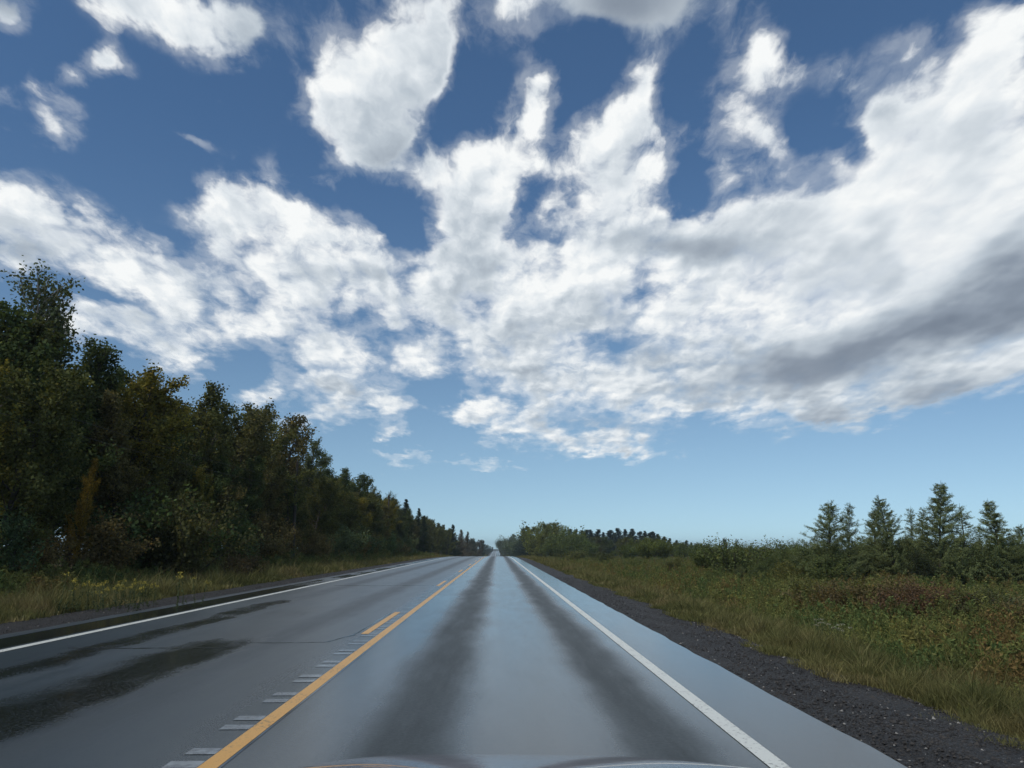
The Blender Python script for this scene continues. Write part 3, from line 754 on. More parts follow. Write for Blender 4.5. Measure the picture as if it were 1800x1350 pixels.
# far trees on the opposing side, out to the dip and the next rise
FAR_L = [(770, 926, 235, 2, ('yellow-green', (0.101, 0.108, 0.041)), 'lighter yellow-green round tree after the spruces'), (785, 930, 255, 5, ('mid-green', (0.084, 0.097, 0.041)), 'mid-green round tree behind the lighter yellow-green one'),
         (797, 921, 300, 2, NEEDLE, 'dark flat-topped pine rising over the far end of the wood'), (812, 930, 330, 0, ('grey-brown', (0.115, 0.101, 0.074)), 'grey-brown thin-leaved tree beside the dark flat-topped pine'),
         (822, 934, 360, 3, ('grey-brown', (0.105, 0.095, 0.068)), 'second grey-brown tree, farther along than the flat-topped pine'), (808, 946, 345, 5, ('dark', (0.049, 0.065, 0.035)), 'low dark tree under the grey-brown ones'),
         (834, 945, 430, 2, ('grey-green', (0.081, 0.084, 0.057)), 'grey-green tree where the far wood starts to shrink away'), (840, 948, 500, 5, ('dull brown', (0.095, 0.081, 0.057)), 'dull brown tree near the crest beside the shrinking far wood'),
         (846, 950, 580, 3, ('dark', (0.049, 0.062, 0.038)), 'dark pointed tree above the crest of the road'), (851, 955, 680, 2, ('dark', (0.054, 0.068, 0.043)), 'dark round tree just before the far road appears'),
         (856, 957, 780, 5, ('dark', (0.051, 0.065, 0.043)), 'small dark tree beside the start of the far road'), (860, 960, 900, 3, ('dark', (0.051, 0.065, 0.043)), 'tiny dark tree halfway along the far road'),
         (864, 961, 1050, 2, ('dark', (0.049, 0.062, 0.043)), 'last tiny dark tree at the end of the far road')]
for i_, (px, py, d, k, (cn, tint), lab) in enumerate(FAR_L):
    xx, d, H = at_top(px, py, d=d)
    plant('pine_tree' if 'pine' in lab else 'broadleaf_tree', SP[2] if 'pine' in lab else BL[k], xx, d, H, tint, lab, 'pine' if 'pine' in lab else 'tree', 'far trees along the opposing side', rng.uniform(1.0, 1.3))
for i_, d in enumerate(np.concatenate([np.arange(240, 440, 22), np.arange(440, 1200, 45)])):
    x = -22 - rng.uniform(0, 7) - d * .004; H = rng.uniform(9, 12) + min(3, d * .004)
    plant('broadleaf_tree', BL[rng.integers(0, 6)], x, d, H, GREENS[rng.integers(0, 6)][1], f'tree of the far wood row past the spruces, {num(i_ + 1)} counting towards the far road', 'tree', 'far wood row', 1.3)

# ------------------------------------------------------------------ near side: far clumps, conifers, shrubs, larches
FAR_R = [(886, 948, 900, 5, (0.081, 0.101, 0.059), 'pale grey-green willow nearest the far road', 1.2), (893, 945, 760, 2, (0.084, 0.101, 0.062), 'grey-green willow second from the far road', 1.25), (901, 942, 640, 5, (0.087, 0.103, 0.062), 'round grey-green willow in the middle of the willow clump', 1.25),
         (912, 941, 540, 2, (0.087, 0.107, 0.059), 'largest grey-green willow, next to the big yellow-green tree', 1.3), (921, 944, 480, 5, (0.078, 0.101, 0.054), 'low grey-green willow in front of the big yellow-green tree', 1.3),
         (937, 924, 330, 2, (0.112, 0.126, 0.035), 'yellow-green tree at the willow end of the tall clump', 1.15), (950, 919, 300, 5, (0.102, 0.116, 0.035), 'broad olive tree in the tall clump beside the road', 1.1), (966, 917, 290, 0, (0.109, 0.120, 0.038), 'upright olive tree in the middle of the tall clump', 1.2),
         (980, 917, 280, 2, (0.106, 0.114, 0.035), 'highest rounded tree of the tall roadside clump', 1.1), (996, 926, 262, 5, (0.087, 0.107, 0.035), 'darker rounded tree at the field end of the tall clump', 1.1), (1012, 936, 250, 2, (0.078, 0.101, 0.038), 'lower dark green tree sloping off from the tall clump', 1.2),
         (950, 940, 262, 3, (0.116, 0.126, 0.038), 'low bright green tree in front of the tall clump', 1.3), (975, 946, 240, 5, (0.081, 0.103, 0.035), 'low bushy tree before the highest rounded one', 1.3), (1030, 948, 225, 5, (0.071, 0.094, 0.035), 'low dark bushy tree past the tall clump', 1.3),
         (1135, 944, 150, 5, (0.097, 0.116, 0.035), 'broad round green bushy tree alone before the pines', 1.15), (1165, 946, 152, 2, (0.090, 0.110, 0.035), 'round green bushy tree touching the broad one before the pines', 1.15), (1105, 956, 165, 5, (0.078, 0.101, 0.035), 'low green tree on the road side of the broad bushy pair', 1.3),
         (1195, 952, 160, 2, (0.078, 0.101, 0.038), 'green bushy tree on the field side of the broad pair', 1.25), (1225, 956, 175, 5, (0.071, 0.094, 0.038), 'low spreading tree after the broad bushy pair', 1.4)]
for px, py, d, k, tint, lab, wd in FAR_R:
    xx, d, H = at_top(px, py, d=d); plant('broadleaf_tree', SH[2 if k == 5 else 0] if d < 200 or (k in (2, 5) and px not in (937, 980)) else BL[k], xx, d, H, tint, lab, 'tree', 'trees beyond the field', wd * (.95 if d < 200 else .85 if k in (2, 5) and px not in (937, 980) else 1.5))
PINES = [(903, 938, 700), (920, 929, 420), (928, 926, 400), (1000, 929, 380), (1010, 930, 385), (1020, 933, 380), (1028, 930, 375), (1040, 932, 380), (1050, 932, 370), (1060, 934, 380), (1070, 932, 375), (1080, 935, 370), (1088, 929, 360), (1098, 928, 365), (1106, 936, 370),
         (1114, 930, 350), (1124, 932, 355), (1132, 932, 350), (1142, 933, 350), (1150, 935, 345), (1158, 938, 345), (1166, 941, 350), (1176, 945, 345), (1190, 948, 340), (1205, 950, 345), (1215, 952, 340), (1228, 955, 345)]
for i_, (px, py, d) in enumerate(PINES):
    xx, d, H = at_top(px, py + rng.uniform(-2.5, 2.0), d=d + rng.uniform(-12, 12))
    lab = ('dark pine poking above the willows', 'dark pine at the road end of the tall clump', 'dark pine close behind the tall clump')[i_] if i_ < 3 else f'dark pine in the row behind the field, {num(i_ - 2)} from the tall clump'
    plant('pine_tree', SP[(2, 0, 2, 1)[i_ % 4]], xx, d, H, (.030, .042, .030), lab, 'pine', 'dark pines behind the field', rng.uniform(1.6, 2.6))
for i_ in range(22):
    px = 1008 + i_ * 11 + rng.uniform(-4, 4); py = np.interp(px, [1005, 1100, 1170, 1250], [941, 943, 950, 960]) + rng.uniform(-3, 3)
    xx, d, H = at_top(px, py, d=rng.uniform(240, 320)); cn, tint = GREENS[rng.integers(0, 6)]
    plant('broadleaf_tree', BL[(5, 2, 0)[i_ % 3]], xx, d, H, tint, f'{cn} broadleaf tree before the pine row, {num(i_ + 1)} from the tall clump', 'tree', 'trees beyond the field', 1.5)

LARCH = [(1449, 877, 46, 0, 1.25, 'first larch of the row on the road side, with a broad thin crown'), (1482, 881, 48, 1, 1.0, 'slim larch second in the row, thin pointed top'), (1530, 892, 50, 0, 1.0, 'dense dark larch with a blunt top, third in the row'),
         (1562, 869, 48, 0, 1.05, 'second tallest larch, with twin leading shoots'), (1597, 889, 52, 3, 1.0, 'very thin larch close to the tallest one'), (1611, 889, 50, 1, .9, 'thin larch squeezed against the tallest one'), (1636, 842, 47, 2, 1.0, 'tallest larch, with wide even branches and a long bare tip'),
         (1687, 884, 49, 3, 1.4, 'sparse larch standing free past the tallest one, tip bent over'), (1751, 875, 46, 2, 1.05, 'broad dark larch with wide low boughs near the edge of the picture'), (1784, 920, 46, 0, 1.1, 'low spreading larch, last of the row'), (1718, 935, 50, 3, 1.4, 'small thin larch low between the sparse and the broad one')]
for px, py, d, k, wd, lab in LARCH:
    xx, d, H = at_top(px, py, d=d); plant('larch_tree', LA[k], xx, d, H, (.112, .136, .060), lab, 'larch', 'larches in a row', wd * 1.12)
for px, py, d, k, lab in ((1276, 944, 92, 0, 'small larch alone over the shrubs, the more upright of a pair'), (1291, 946, 94, 1, 'small thin larch, the other of the pair over the shrubs')):
    xx, d, H = at_top(px, py, d=d); plant('larch_tree', LA[k], xx, d, H, (0.051, 0.065, 0.035), lab, 'larch', 'small larch pair', 1.1)

# shrubs of the field: (px, top y, distance, width, template, tint, label)
dg, gr, ol, ru, rd = (.062, .080, .036), (.082, .102, .040), (.108, .112, .042), (.115, .092, .046), (.100, .064, .040)
FIELD = [(1240, 963, 110, 1.6, 0, gr, 'green shrub under the field end of the pines'), (1262, 966, 95, 1.5, 1, gr, 'green shrub before the small larch pair'), (1300, 966, 90, 1.6, 2, gr, 'spreading green shrub behind the small larch pair'), (1322, 962, 80, 1.3, 0, (0.068, 0.084, 0.035), 'taller green shrub after the small larch pair'),
 (1345, 966, 74, 1.5, 2, ol, 'olive shrub between the larch pair and the larch row'), (1375, 964, 66, 1.4, 0, gr, 'green shrub midway to the larch row'), (1400, 968, 60, 1.3, 1, gr, 'green shrub at the road-side foot of the larch row'), (1385, 985, 46, 1.3, 2, ol, 'low olive shrub before the larch row'),
 (1330, 986, 55, 1.4, 0, gr, 'grey-green willow shrub standing in the open field'), (1300, 994, 50, 1.2, 1, (0.081, 0.095, 0.046), 'small leafy shrub at the edge of the pale grass patch'),
 (1425, 975, 44, 1.3, 2, dg, 'dark shrub under the first larch'), (1455, 962, 45, 1.5, 0, dg, 'dark shrub close under the slim second larch'), (1490, 968, 44, 1.5, 2, (0.059, 0.068, 0.030), 'dark olive shrub before the second larch'), (1525, 962, 45, 1.4, 0, gr, 'mid-green shrub between second and third larch'),
 (1555, 966, 43, 1.5, 2, (0.062, 0.078, 0.032), 'round green shrub before the twin-shoot larch'), (1590, 958, 46, 1.4, 0, dg, 'dark shrub under the thin larches'), (1615, 975, 40, 1.2, 1, (0.035, 0.046, 0.024), 'very dark shrub before the tallest larch'), (1650, 972, 42, 1.5, 2, dg, 'dark shrub at the foot of the tallest larch'),
 (1690, 975, 42, 1.4, 0, (0.059, 0.070, 0.032), 'dull green shrub under the sparse larch'), (1725, 978, 40, 1.5, 2, dg, 'dark shrub beside the broad larch'), (1765, 968, 41, 1.5, 0, dg, 'dark shrub under the broad larch'), (1800, 962, 42, 1.5, 2, gr, 'green shrub at the very end of the larch row'),
 (1420, 1010, 31, 1.2, 3, ol, 'low olive bush in front of the first larch, halfway to the road'), (1465, 1020, 28, 1.3, 3, ru, 'rust-brown bush in the weeds before the second larch'), (1520, 1012, 28, 1.4, 3, ol, 'olive bush with light tips before the third larch'), (1560, 1014, 27, 1.3, 3, ru, 'brown bush before the twin-shoot larch'),
 (1600, 1030, 25, 1.3, 3, rd, 'dark red bush in the weeds before the tallest larch'), (1640, 1024, 26, 1.4, 3, rd, 'purplish red bush beside the dark red one'), (1690, 1030, 25, 1.5, 3, ol, 'olive bush before the sparse larch'), (1740, 1036, 24, 1.4, 3, (0.081, 0.089, 0.043), 'grey-green bush near the picture edge'), (1790, 1050, 22, 1.4, 3, ru, 'rust bush at the picture edge'),
 (1255, 1005, 52, 1.3, 3, gr, 'small green bush alone in the brown weeds'), (1180, 985, 75, 1.3, 3, (0.084, 0.092, 0.041), 'small green bush in the field before the broad bushy pair'), (1120, 982, 90, 1.4, 3, gr, 'small green bush in the field under the pine row'), (1060, 976, 120, 1.6, 3, (0.074, 0.086, 0.038), 'small bush at the far edge of the field'), (1010, 974, 150, 1.8, 3, (0.095, 0.103, 0.041), 'yellowish bush at the foot of the tall clump')]
for px, py, d, wd, k, tint, lab in FIELD:
    py -= 7 if py < 980 else 0
    d = d * 1.16 if 1410 < px and py < 980 else d
    xx, d, H = at_top(px, py, d=d); plant('shrub', SH[k], xx, d, max(H, .7), tint, lab, 'shrub', 'shrubs of the field', wd * (1.0 if k == 3 else .8), 'stem')

# thicket of shrubs across the field, in rows going back from the road
for row, d_, x_a, x_b, st, h0, h1 in (('front', 27, 12, 24, 1.7, .7, 1.2), ('second', 49, 16, 36, 2.1, 1.3, 2.6), ('third', 57, 17, 42, 2.6, 1.3, 2.9), ('fourth', 68, 18, 50, 3.2, 1.2, 3.2), ('back', 90, 20, 62, 4.2, 1.2, 3.6)):
    x_ = x_a; i_ = 0
    while x_ < x_b:
        i_ += 1; d = d_ + rng.uniform(-4, 4); tn = [('green', gr), ('olive', ol), ('dark', dg), ('dull green', (0.072, 0.095, 0.040)), ('brownish', (0.110, 0.098, 0.046))][rng.integers(0, 5)]
        plant('shrub', SH[(0, 1, 2, 3)[rng.integers(0, 4)] if row != 'front' else 3], x_, d, rng.uniform(h0, h1), tn[1], f'{tn[0]} shrub of the field thicket, {num(i_)} from the road in its {row} row', 'shrub', 'shrubs of the field', rng.uniform(.9, 1.3), 'stem')
        x_ += st * rng.uniform(.7, 1.4)

# ================================================================== ground cover (nobody could count it)
def grass_blades(x, y, h, w, rg, name, mat):
    n = len(x); z = ground_z(x, y) - .02
    a = rg.uniform(0, 6.283, n); lean = rg.uniform(.1, .95, n) * h; la = rg.uniform(0, 6.283, n)
    B = np.stack([x, y, z], 1); S = np.stack([np.cos(a), np.sin(a), 0 * a], 1) * (w / 2)[:, None]
    Ld = np.stack([np.cos(la) * lean, np.sin(la) * lean, 0 * a], 1)
    Mp = B + Ld * .35 + np.stack([0 * h, 0 * h, h * .6], 1); Tp = B + Ld + np.stack([0 * h, 0 * h, h], 1)
    V = np.stack([B - S, B + S, Mp + S * .8, Mp - S * .8, Tp], 1).reshape(-1, 3)
    i = np.arange(n)[:, None] * 5
    return mesh_obj(name, V, [i + np.array([[0, 1, 2, 3]]), i + np.array([[3, 2, 4]])], mat)

def verge(name, x0, x1, y0, y1, n, hmin, hmax, seed, pw=1.0, edge=None):
    rg = np.random.default_rng(seed)
    u = rg.random(n); y = y0 * (y1 / y0) ** u; x = x0 + (x1 - x0) * rg.random(n) ** pw
    # ragged inner border: tongues of grass reach into the gravel
    lim = .22 * np.sin(y * .9 + seed) + .18 * np.sin(y * 2.3 + 1) + .14 * np.sin(y * 5.7) + .10 * np.sin(y * 13.1 + seed) - .25 * (rg.random(n) < .18) * np.abs(np.sin(y * 1.1))
    keep = np.abs(x - x0) > (.25 + lim)
    x, y = x[keep], y[keep]
    clump = .55 + .45 * np.sin(x * 3.1 + np.sin(y * 1.9) * 2) * np.sin(y * 2.7 + x)
    near = np.clip(np.abs(x - x0) / 1.0, .35, 1)
    tuft = np.sin(x * 7.3 + 3 * np.sin(y * 1.1)) * np.sin(y * 6.1 + 2 * np.sin(x * 2.2))
    h = rg.uniform(hmin, hmax, len(x)) * (.45 + .7 * clump) * (1 + .35 * tuft) * near * np.where(rg.random(len(x)) < .03, 1.6, 1)
    w = np.clip(.00085 * y, .0030, .045) * rg.uniform(.7, 1.4, len(x))
    o = grass_blades(x, y, h, w, rg, name, M_grass); o['kind'] = 'stuff'
verge('verge_grass', 3.75, 8.2, 3.2, 60, 480000, .10, .40, 51, 1.0)
verge('verge_grass', 3.8, 9.5, 60, 180, 40000, .3, .6, 52)
verge('verge_grass', -9.7, -14.2, 8, 60, 150000, .3, .75, 53)
verge('verge_grass', -9.7, -14.0, 60, 220, 40000, .3, .65, 54)

# tall weeds: small leafy stems of a few kinds, laid out densely
def weed_tpl(seed, h, n_st, n_lf, leaf, spread, plume=0):
    rg = np.random.default_rng(seed); mb = MB(); C, D = [], []
    for k in range(n_st):
        b = np.array([rg.normal(0, .05), rg.normal(0, .05), 0]); P = curve_pts(b, (rg.normal(0, spread), rg.normal(0, spread), 1), h * rg.uniform(.7, 1.05), 4, rg, (0, 0, 0), .07)
        sd = rg.normal(size=3); sd[2] = 0; sd /= np.linalg.norm(sd); wd = .006
        V = np.concatenate([P - sd * wd, P + sd * wd]); i = np.arange(4); mb.add(V, np.stack([i, i + 5, i + 6, i + 1], 1))
        C.append(lerp_path(P, rg.uniform(.12, .98, n_lf)) + rg.normal(0, .03, (n_lf, 3)) + rg.normal(0, leaf * .35, (n_lf, 3)))
        if plume: C.append(P[-1] + rg.normal(0, .04, (plume, 3)) * np.array([1, 1, 1.6]))
    C = np.concatenate(C); L_ = leaf * rg.uniform(.6, 1.3, len(C))
    Dv = rg.normal(size=(len(C), 3)) + np.array([0, 0, .5])
    mb.leaves(C, L_, L_ * .38, rg, Dv)
    V, F = mb.data(); return V, F[0]
WT = [weed_tpl(61, .75, 3, 15, .13, .12), weed_tpl(62, .95, 3, 18, .11, .10, 5), weed_tpl(63, .60, 5, 11, .15, .25), weed_tpl(64, 1.05, 2, 22, .12, .08, 8), weed_tpl(65, .5, 6, 9, .12, .35)]
def weeds(name, x, y, sc, seed):
    rg = np.random.default_rng(seed); n = len(x); k = rg.integers(0, len(WT), n); Vs, Fs, off = [], [], 0
    for t_ in range(len(WT)):
        q = np.where(k == t_)[0]; V, F = WT[t_]; a = rg.uniform(0, 6.283, len(q)); ca, sa = np.cos(a)[:, None], np.sin(a)[:, None]
        s = sc[q][:, None]
        W_ = np.stack([(V[None, :, 0] * ca - V[None, :, 1] * sa) * s + x[q][:, None], (V[None, :, 0] * sa + V[None, :, 1] * ca) * s + y[q][:, None],
                       V[None, :, 2] * s + (ground_z(x[q], y[q]) - .03)[:, None]], -1)
        Vs.append(W_.reshape(-1, 3)); Fs.append((F[None] + (np.arange(len(q)) * len(V))[:, None, None] + off).reshape(-1, 4)); off += len(q) * len(V)
    o = mesh_obj(name, np.concatenate(Vs), [np.concatenate(Fs)], M_weed); o['kind'] = 'stuff'; return o
def sow(x0f, x1f, y0, y1, n, seed, s0, s1):
    rg = np.random.default_rng(seed); y = y0 * (y1 / y0) ** rg.random(n)
    a, b = x0f(y), x1f(y); x = a + (b - a) * rg.random(n)
    grow = np.clip(np.abs(x - a) / 2.5, .35, 1)
    dens_ = .5 + .5 * np.sin(x * .9 + 2 * np.sin(y * .31)) * np.sin(y * .53 + .7 * x)
    return x, y, rg.uniform(s0, s1, n) * grow * (.8 + .3 * dens_)
x, y, s = sow(lambda y: 4.4 + 0 * y, lambda y: 6.5 + 0 * y, 3.5, 45, 2600, 78, .30, .75); weeds('tall_weeds', x, y, s, 8)
x, y, s = sow(lambda y: 5.0 + 0 * y, lambda y: 9 + y * .55, 4, 45, 13000, 71, .55, .95); weeds('tall_weeds', x, y, s, 1)
x, y, s = sow(lambda y: 5.5 + 0 * y, lambda y: 14 + y * .42, 45, 190, 11000, 72, .6, 1.0); weeds('tall_weeds', x, y, s, 2)
x, y, s = sow(lambda y: 6 + 0 * y, lambda y: 14 + y * .2, 190, 420, 4500, 73, .8, 1.3); weeds('tall_weeds', x, y, s, 3)
x, y, s = sow(lambda y: -11.3 + 0 * y, lambda y: -16.5 + 0 * y, 12, 60, 7000, 74, .7, 1.2); weeds('tall_weeds', x, y, s, 4)
x, y, s = sow(lambda y: -11.2 + 0 * y, lambda y: -18 + 0 * y, 60, 420, 6000, 75, .8, 1.4); weeds('tall_weeds', x, y, s, 5)
# verge where the road comes back into sight
x, y, s = sow(lambda y: -9.5 + 0 * y, lambda y: -22 + 0 * y, 420, 1500, 2500, 76, 2.0, 3.5); weeds('tall_weeds', x, y, s, 6)
x, y, s = sow(lambda y: 4.5 + 0 * y, lambda y: 22 + 0 * y, 420, 1500, 2500, 77, 2.0, 3.5); weeds('tall_weeds', x, y, s, 7)

# distant forest closing the plain
rg = np.random.default_rng(81); mb = MB(); n = 42000
xx_ = np.concatenate([rg.uniform(-1700, 1700, n // 2), rg.uniform(40, 1500, n // 2)])
yy_ = np.concatenate([rg.uniform(1900, 2150, n // 2), rg.uniform(620, 760, n // 2)])
keep = (np.abs(xx_ + 2) > 16); xx_, yy_ = xx_[keep], yy_[keep]
hh_ = (7.5 + 3.0 * np.sin(xx_ * .021) * np.sin(xx_ * .057 + 1) + 2 * np.sin(xx_ * .31)) * np.where(yy_ < 1000, .45 + .5 * (np.sin(xx_ * .013 + 2) > .3), 1.25)
C = np.stack([xx_, yy_, ground_z(xx_, yy_) + hh_ * rg.random(len(xx_)) ** .7], 1)
L_ = rg.uniform(1.2, 2.8, len(C)); mb.leaves(C, L_, L_ * .6, rg)
o = mb.obj('distant_forest', M_leaf); o['kind'] = 'stuff'; o.color = (.036, .046, .030, 1)

# ------------------------------------------------------------------ wild flowers that stand out
def flower_material(name, c):
    m, t, out = material(name)
    r_ = t.n('ShaderNodeNewGeometry').outputs['Random Per Island']
    bsdf(t, out, t.v('SCALE', c, t.lin(r_, 0, 1, .6, 1.15)), .7, .2); return m
M_goldflower = flower_material('goldenrod_yellow', (.34, .28, .05)); M_whiteflower = flower_material('umbel_white', (.26, .26, .17))
m, t, out = material('green_stem'); M_stem = m; bsdf(t, out, (.05, .065, .025), .8, .2)
def flower_plant(seed, h, n_st, head, flat, mat):
    rg = np.random.default_rng(seed); S = MB(); heads = []
    for k in range(n_st):
        P = curve_pts((rg.normal(0, .10), rg.normal(0, .10), -.05), (rg.normal(0, .16), rg.normal(0, .16), 1), h * rg.uniform(.8, 1.05), 4, rg, (0, 0, 0), .06)
        S.tube(P, .006, 4); q = rg.normal(0, head, (24, 3)) * np.array([1, 1, .25 if flat else .8]); C = P[-1] + q; Hd = MB(); Hd.leaves(C, rg.uniform(.02, .045, len(C)), rg.uniform(.018, .034, len(C)), rg); heads.append(Hd.mesh('flower_head', mat))
        lf = lerp_path(P, rg.uniform(.1, .8, 12)) + rg.normal(0, .03, (12, 3)); S.leaves(lf, .10, .03, rg)
    return S.mesh('stem', M_stem), heads
GF = [flower_plant(91, .85, 3, .032, False, M_goldflower), flower_plant(92, .95, 2, .03, False, M_goldflower)]
UF = flower_plant(93, 1.05, 6, .038, True, M_whiteflower)
def flower(name, tpl, x, y, sc, label, cat, group=None):
    r = empty(name, (x, y, float(ground_z(x, y))), rng.uniform(0, 6.28), sc)
    for nm, me in [('stem', tpl[0])] + [('flower_head', q) for q in tpl[1]]:
        o = bpy.data.objects.new(nm, me); COL.objects.link(o); o.parent = r
    tag(r, label, cat, group)
GOLD = [(140, 1003), (150, 1012), (165, 1005), (170, 1016), (182, 1004), (188, 1010), (200, 1013), (208, 1008), (212, 1018), (220, 1006), (226, 1014), (233, 1010), (246, 1002), (252, 1008), (262, 1008), (268, 1020), (276, 1012), (115, 987), (178, 1022), (230, 1020), (322, 986), (340, 1000)]
for i_, (px, py) in enumerate(GOLD):
    d = rng.uniform(18.5, 21.5); p = at(px, py, d); p[0] = max(p[0], -14.5); d = d if p[0] > -14.4 else -14.4 / (pix_dir(px, py).x / pix_dir(px, py).y); p = at(px, py, d)
    h = p[2] - float(ground_z(p[0], d))
    lab = 'goldenrod plant in the yellow patch of the verge before the wood'
    if i_ == 17: lab = 'lone goldenrod standing higher, behind the yellow patch'
    if i_ == 20: lab = 'lone goldenrod farther along than the yellow patch, under the willow bush'
    if i_ == 21: lab = 'single goldenrod plant after the yellow patch, lower in the grass'
    flower('goldenrod', GF[i_ % 2], p[0], d, max(.4, h - .05) / 1.0, lab, 'wildflower', 'goldenrod patch')
for px, py, d, lab in ((1452, 1080, 14.5, 'white flowering umbel plant at the edge of the weeds before the dark red bush'), (1478, 1088, 14.2, 'second white umbel plant, a little lower than its neighbour')):
    p = at(px, py, d); flower('white_umbel', UF, p[0], d, max(.5, p[2] - float(ground_z(p[0], d))) / 1.08, lab, 'wildflower', 'white umbels')

# ------------------------------------------------------------------ utility line before the wood
m, t, out = material('wire_metal'); M_wire = m; bsdf(t, out, (.05, .05, .05), .6, .3)
m, t, out = material('insulator_glaze'); M_ins = m; bsdf(t, out, (.12, .12, .12), .25, .5)
PX0, PH0 = -18.0 + 1.7, 8.3
pole_d = abs(PX0) / ((875 - 517) / 1442.0)
POLES = [(pole_d, 'dark slim wooden utility pole against the wood edge'), (pole_d - 56, 'wooden utility pole outside the picture carrying the thin wires'), (pole_d + 56, 'next wooden utility pole, half lost among the trees past the tall black spruce')]
for y, lab in POLES:
    top = at(517, 812, pole_d)[2] - float(ground_z(PX0, pole_d)) if y == pole_d else PH0 + 1.0
    r = empty('utility_pole', (PX0, y, float(ground_z(PX0, y)))); tag(r, lab, 'utility pole', 'poles of the roadside line')
    mb = MB(); mb.tube([(0, 0, -.5), (0, 0, top * .5), (0, 0, top)], [.15, .13, .10], 10)
    mb.add(np.array([[.10 * math.cos(k), .10 * math.sin(k), top] for k in np.arange(10) * .6283]), np.arange(10)[None]); mb.obj('shaft', M_polewood, r)
    mb = MB(); mb.tube([(0, 0, top), (0, 0, top + .08), (0, 0, top + .16)], [.02, .045, .02], 8); mb.obj('insulator', M_ins, r)
    mb = MB(); mb.tube([(.08, 0, 6.75), (.20, 0, 6.78)], .015, 6); mb.tube([(.08, 0, 6.2), (.20, 0, 6.22)], .015, 6); mb.obj('wire_bracket', M_wire, r)
for hz, lab in ((6.78, 'upper thin wire of the roadside line sagging across the wood'), (6.22, 'lower thin wire of the roadside line sagging across the wood')):
    mb = MB()
    ys = sorted(q[0] for q in POLES)
    for a, b in zip(ys[:-1], ys[1:]):
        s = np.linspace(0, 1, 25); yy = a + (b - a) * s
        zz = np.interp(yy, [a, b], [float(ground_z(PX0, a)), float(ground_z(PX0, b))]) + hz - 1.6 * s * (1 - s)
        mb.tube(np.stack([np.full(25, PX0 + .2), yy, zz], 1), .006, 5)
    tag(mb.obj('overhead_wire', M_wire), lab, 'wire', 'wires of the roadside line')

# ------------------------------------------------------------------ the car the picture is taken from: its bonnet shows at the bottom
m, t, out = material('maroon_paint'); M_paint = m
n_ = t.noise(t.n('ShaderNodeTexCoord').outputs['Object'], 900, 2, .5)
b_ = bsdf(t, out, t.v('SCALE', (.075, .012, .018), t.lin(n_, .3, .7, .8, 1.3)), .32, .5); b_.inputs['Coat Weight'].default_value = 1.0; b_.inputs['Coat Roughness'].default_value = .03
m, t, out = material('black_plastic'); M_blk = m; bsdf(t, out, (.015, .015, .016), .5, .4)
m, t, out = material('tyre_rubber'); M_tyre = m; bsdf(t, out, (.02, .02, .02), .8, .3)
m, t, out = material('alloy'); M_alloy = m; bsdf(t, out, (.4, .4, .42), .3, .5, Metallic=1.0)
m, t, out = material('lamp_lens'); M_lens = m; bsdf(t, out, (.6, .62, .65), .08, .5)
car = empty('car', (0, 0, 0)); tag(car, 'maroon car the picture is taken from, only its shiny bonnet edge showing at the bottom', 'car')
def bonnet_z(x, y):
    q = (y - 1.05) / 1.0                                        # 0 at the windscreen, 1 at the lip
    z = 1.069 - .100 * q - .085 * q ** 2 - .055 * np.clip(q - .95, 0, 1) ** 2 * 30
    z = z - .085 * (x - .02) ** 2 - .10 * np.clip(np.abs(x - .02) - .55, 0, 1) ** 2 * 3
    z = z + .007 * np.exp(-((x + .22) / .14) ** 2) + .003 * np.exp(-((x - .34) / .16) ** 2) - .005 * np.exp(-((x + .40) / .03) ** 2)
    return z
xs = np.linspace(-.74, .78, 90); ys = np.linspace(1.0, 2.12, 60)
Xg, Yg = np.meshgrid(xs, ys); V = np.stack([Xg, Yg - .10 * ((Xg - .02) / .76) ** 2 * (Yg - 1.0), bonnet_z(Xg, Yg)], -1).reshape(-1, 3)
i = np.arange(59)[:, None] * 90 + np.arange(89)[None]
hood = mesh_obj('bonnet', V, [np.stack([i, i + 1, i + 91, i + 90], -1).reshape(-1, 4)], M_paint, car, True)
sm = hood.modifiers.new('thickness', 'SOLIDIFY'); sm.thickness = .02; sm.offset = -1
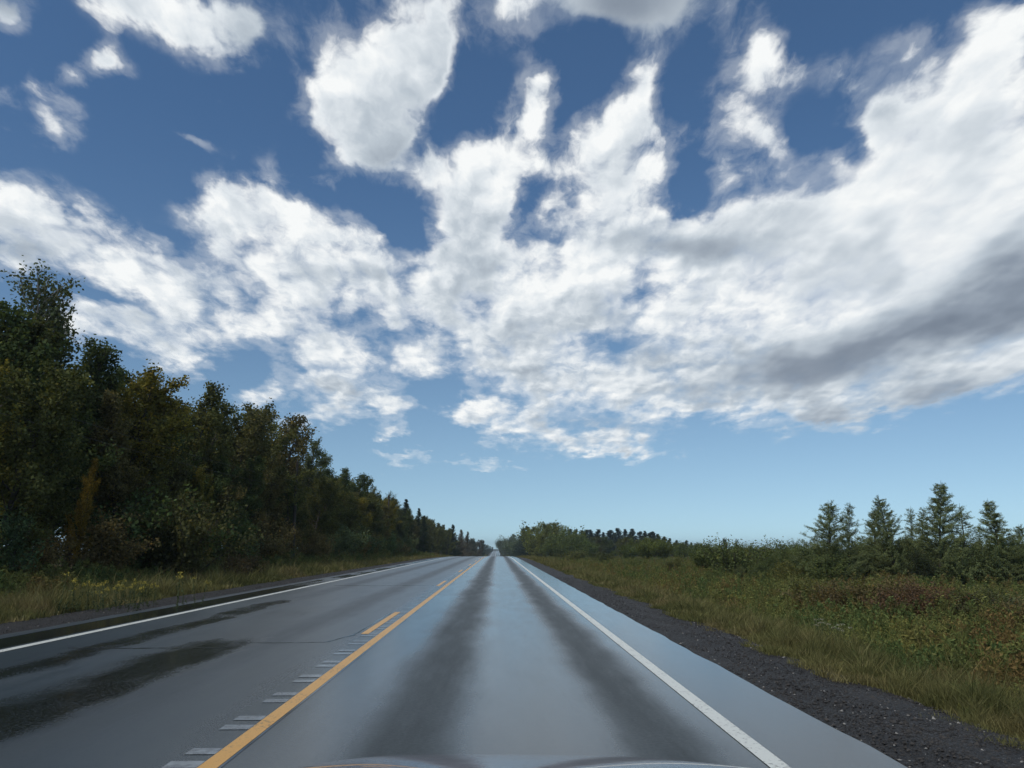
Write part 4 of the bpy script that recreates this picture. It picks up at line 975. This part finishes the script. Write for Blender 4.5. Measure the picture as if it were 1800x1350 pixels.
for sgn in (-1, 1):
    mb = MB(); n_y = 30; ysf = np.linspace(.6, 2.05, n_y); prof = []
    for y_ in ysf:
        x_in = .02 + sgn * .765 ; ze = float(bonnet_z(np.array(.02 + sgn * .75), np.array(min(max(y_, 1.0), 2.0)))) - .012
        rowp = [(x_in, ze), (.02 + sgn * .83, ze - .03), (.02 + sgn * .89, ze - .12), (.02 + sgn * .92, ze - .28), (.02 + sgn * .90, .62)]
        prof.append([(a, y_ - .10 * (y_ - 1.0) * (abs(a) > .7) - .12 * max(0, y_ - 1.6) * (abs(a - .02) - .75) * 4, b) for a, b in rowp])
    V = np.array(prof).reshape(-1, 3); i = np.arange(n_y - 1)[:, None] * 5 + np.arange(4)[None]
    F = np.stack([i, i + 1, i + 6, i + 5], -1).reshape(-1, 4); F = F[:, ::-1] if sgn > 0 else F
    mesh_obj('wing', V, [F], M_paint, car, True)
    w = MB(); ang = np.linspace(0, 2 * np.pi, 33)[:-1]
    w_o = empty('wheel', (.02 + sgn * .80, 1.35, .31)); w_o.parent = car
    mb = MB(); mb.tube([(-.11, 0, 0), (-.10, 0, 0), (0, 0, 0), (.10, 0, 0), (.11, 0, 0)], [.24, .30, .31, .30, .24], 32); mb.obj('tyre', M_tyre, w_o, True)
    mb = MB(); mb.tube([(-.09, 0, 0), (.09, 0, 0)], [.22, .22], 24)
    for k in range(5):
        a = k * 1.2566; mb.tube([(sgn * .08, 0, 0), (sgn * .085, .21 * math.cos(a), .21 * math.sin(a))], [.035, .022], 6)
    mb.obj('rim', M_alloy, w_o, True)
    mb = MB(); c = np.array([.02 + sgn * .60, 2.02, .74])
    u_ = np.linspace(0, np.pi, 9); vv = np.linspace(0, 2 * np.pi, 17)
    V = np.array([c + np.array([.15 * math.sin(a) * math.cos(b), .07 * math.cos(a), .07 * math.sin(a) * math.sin(b)]) for a in u_ for b in vv]); i = np.arange(8)[:, None] * 17 + np.arange(16)[None]
    mb.add(V, np.stack([i, i + 1, i + 18, i + 17], -1).reshape(-1, 4)); mb.obj('headlight', M_lens, car, True)
n_x = 40; xs = np.linspace(-.86, .90, n_x); rows = [(.80, 2.00), (.74, 2.08), (.62, 2.12), (.48, 2.15), (.36, 2.13), (.26, 2.05)]
V = np.array([[(x_, y_ - .22 * abs((x_ - .02) / .88) ** 3, z_) for x_ in xs] for z_, y_ in rows]).reshape(-1, 3); i = np.arange(5)[:, None] * n_x + np.arange(n_x - 1)[None]
mesh_obj('bumper', V, [np.stack([i, i + 1, i + n_x + 1, i + n_x], -1).reshape(-1, 4)], M_paint, car, True)
mb = MB()
for k in range(6): mb.tube([(-.42, 2.115, .66 - .03 * k), (.02, 2.135, .66 - .03 * k), (.46, 2.115, .66 - .03 * k)], .009, 6)
mb.obj('grille', M_blk, car)

# ------------------------------------------------------------------ thin air haze
m = bpy.data.materials.new('air'); m.use_nodes = True; t = NT(m.node_tree); out = t.n('ShaderNodeOutputMaterial')
pv = t.n('ShaderNodeVolumePrincipled'); pv.inputs['Color'].default_value = (.72, .88, 1.0, 1); pv.inputs['Density'].default_value = .00018; pv.inputs['Anisotropy'].default_value = .2
t.nt.links.new(pv.outputs[0], out.inputs['Volume'])
bx = np.array([[x, y, z] for z in (-15., 26.) for y in (-80., 4600.) for x in (-4100., 4100.)])
hz = mesh_obj('haze', bx, [np.array([[0, 2, 3, 1], [4, 5, 7, 6], [0, 1, 5, 4], [2, 6, 7, 3], [0, 4, 6, 2], [1, 3, 7, 5]])], m); hz['kind'] = 'stuff'
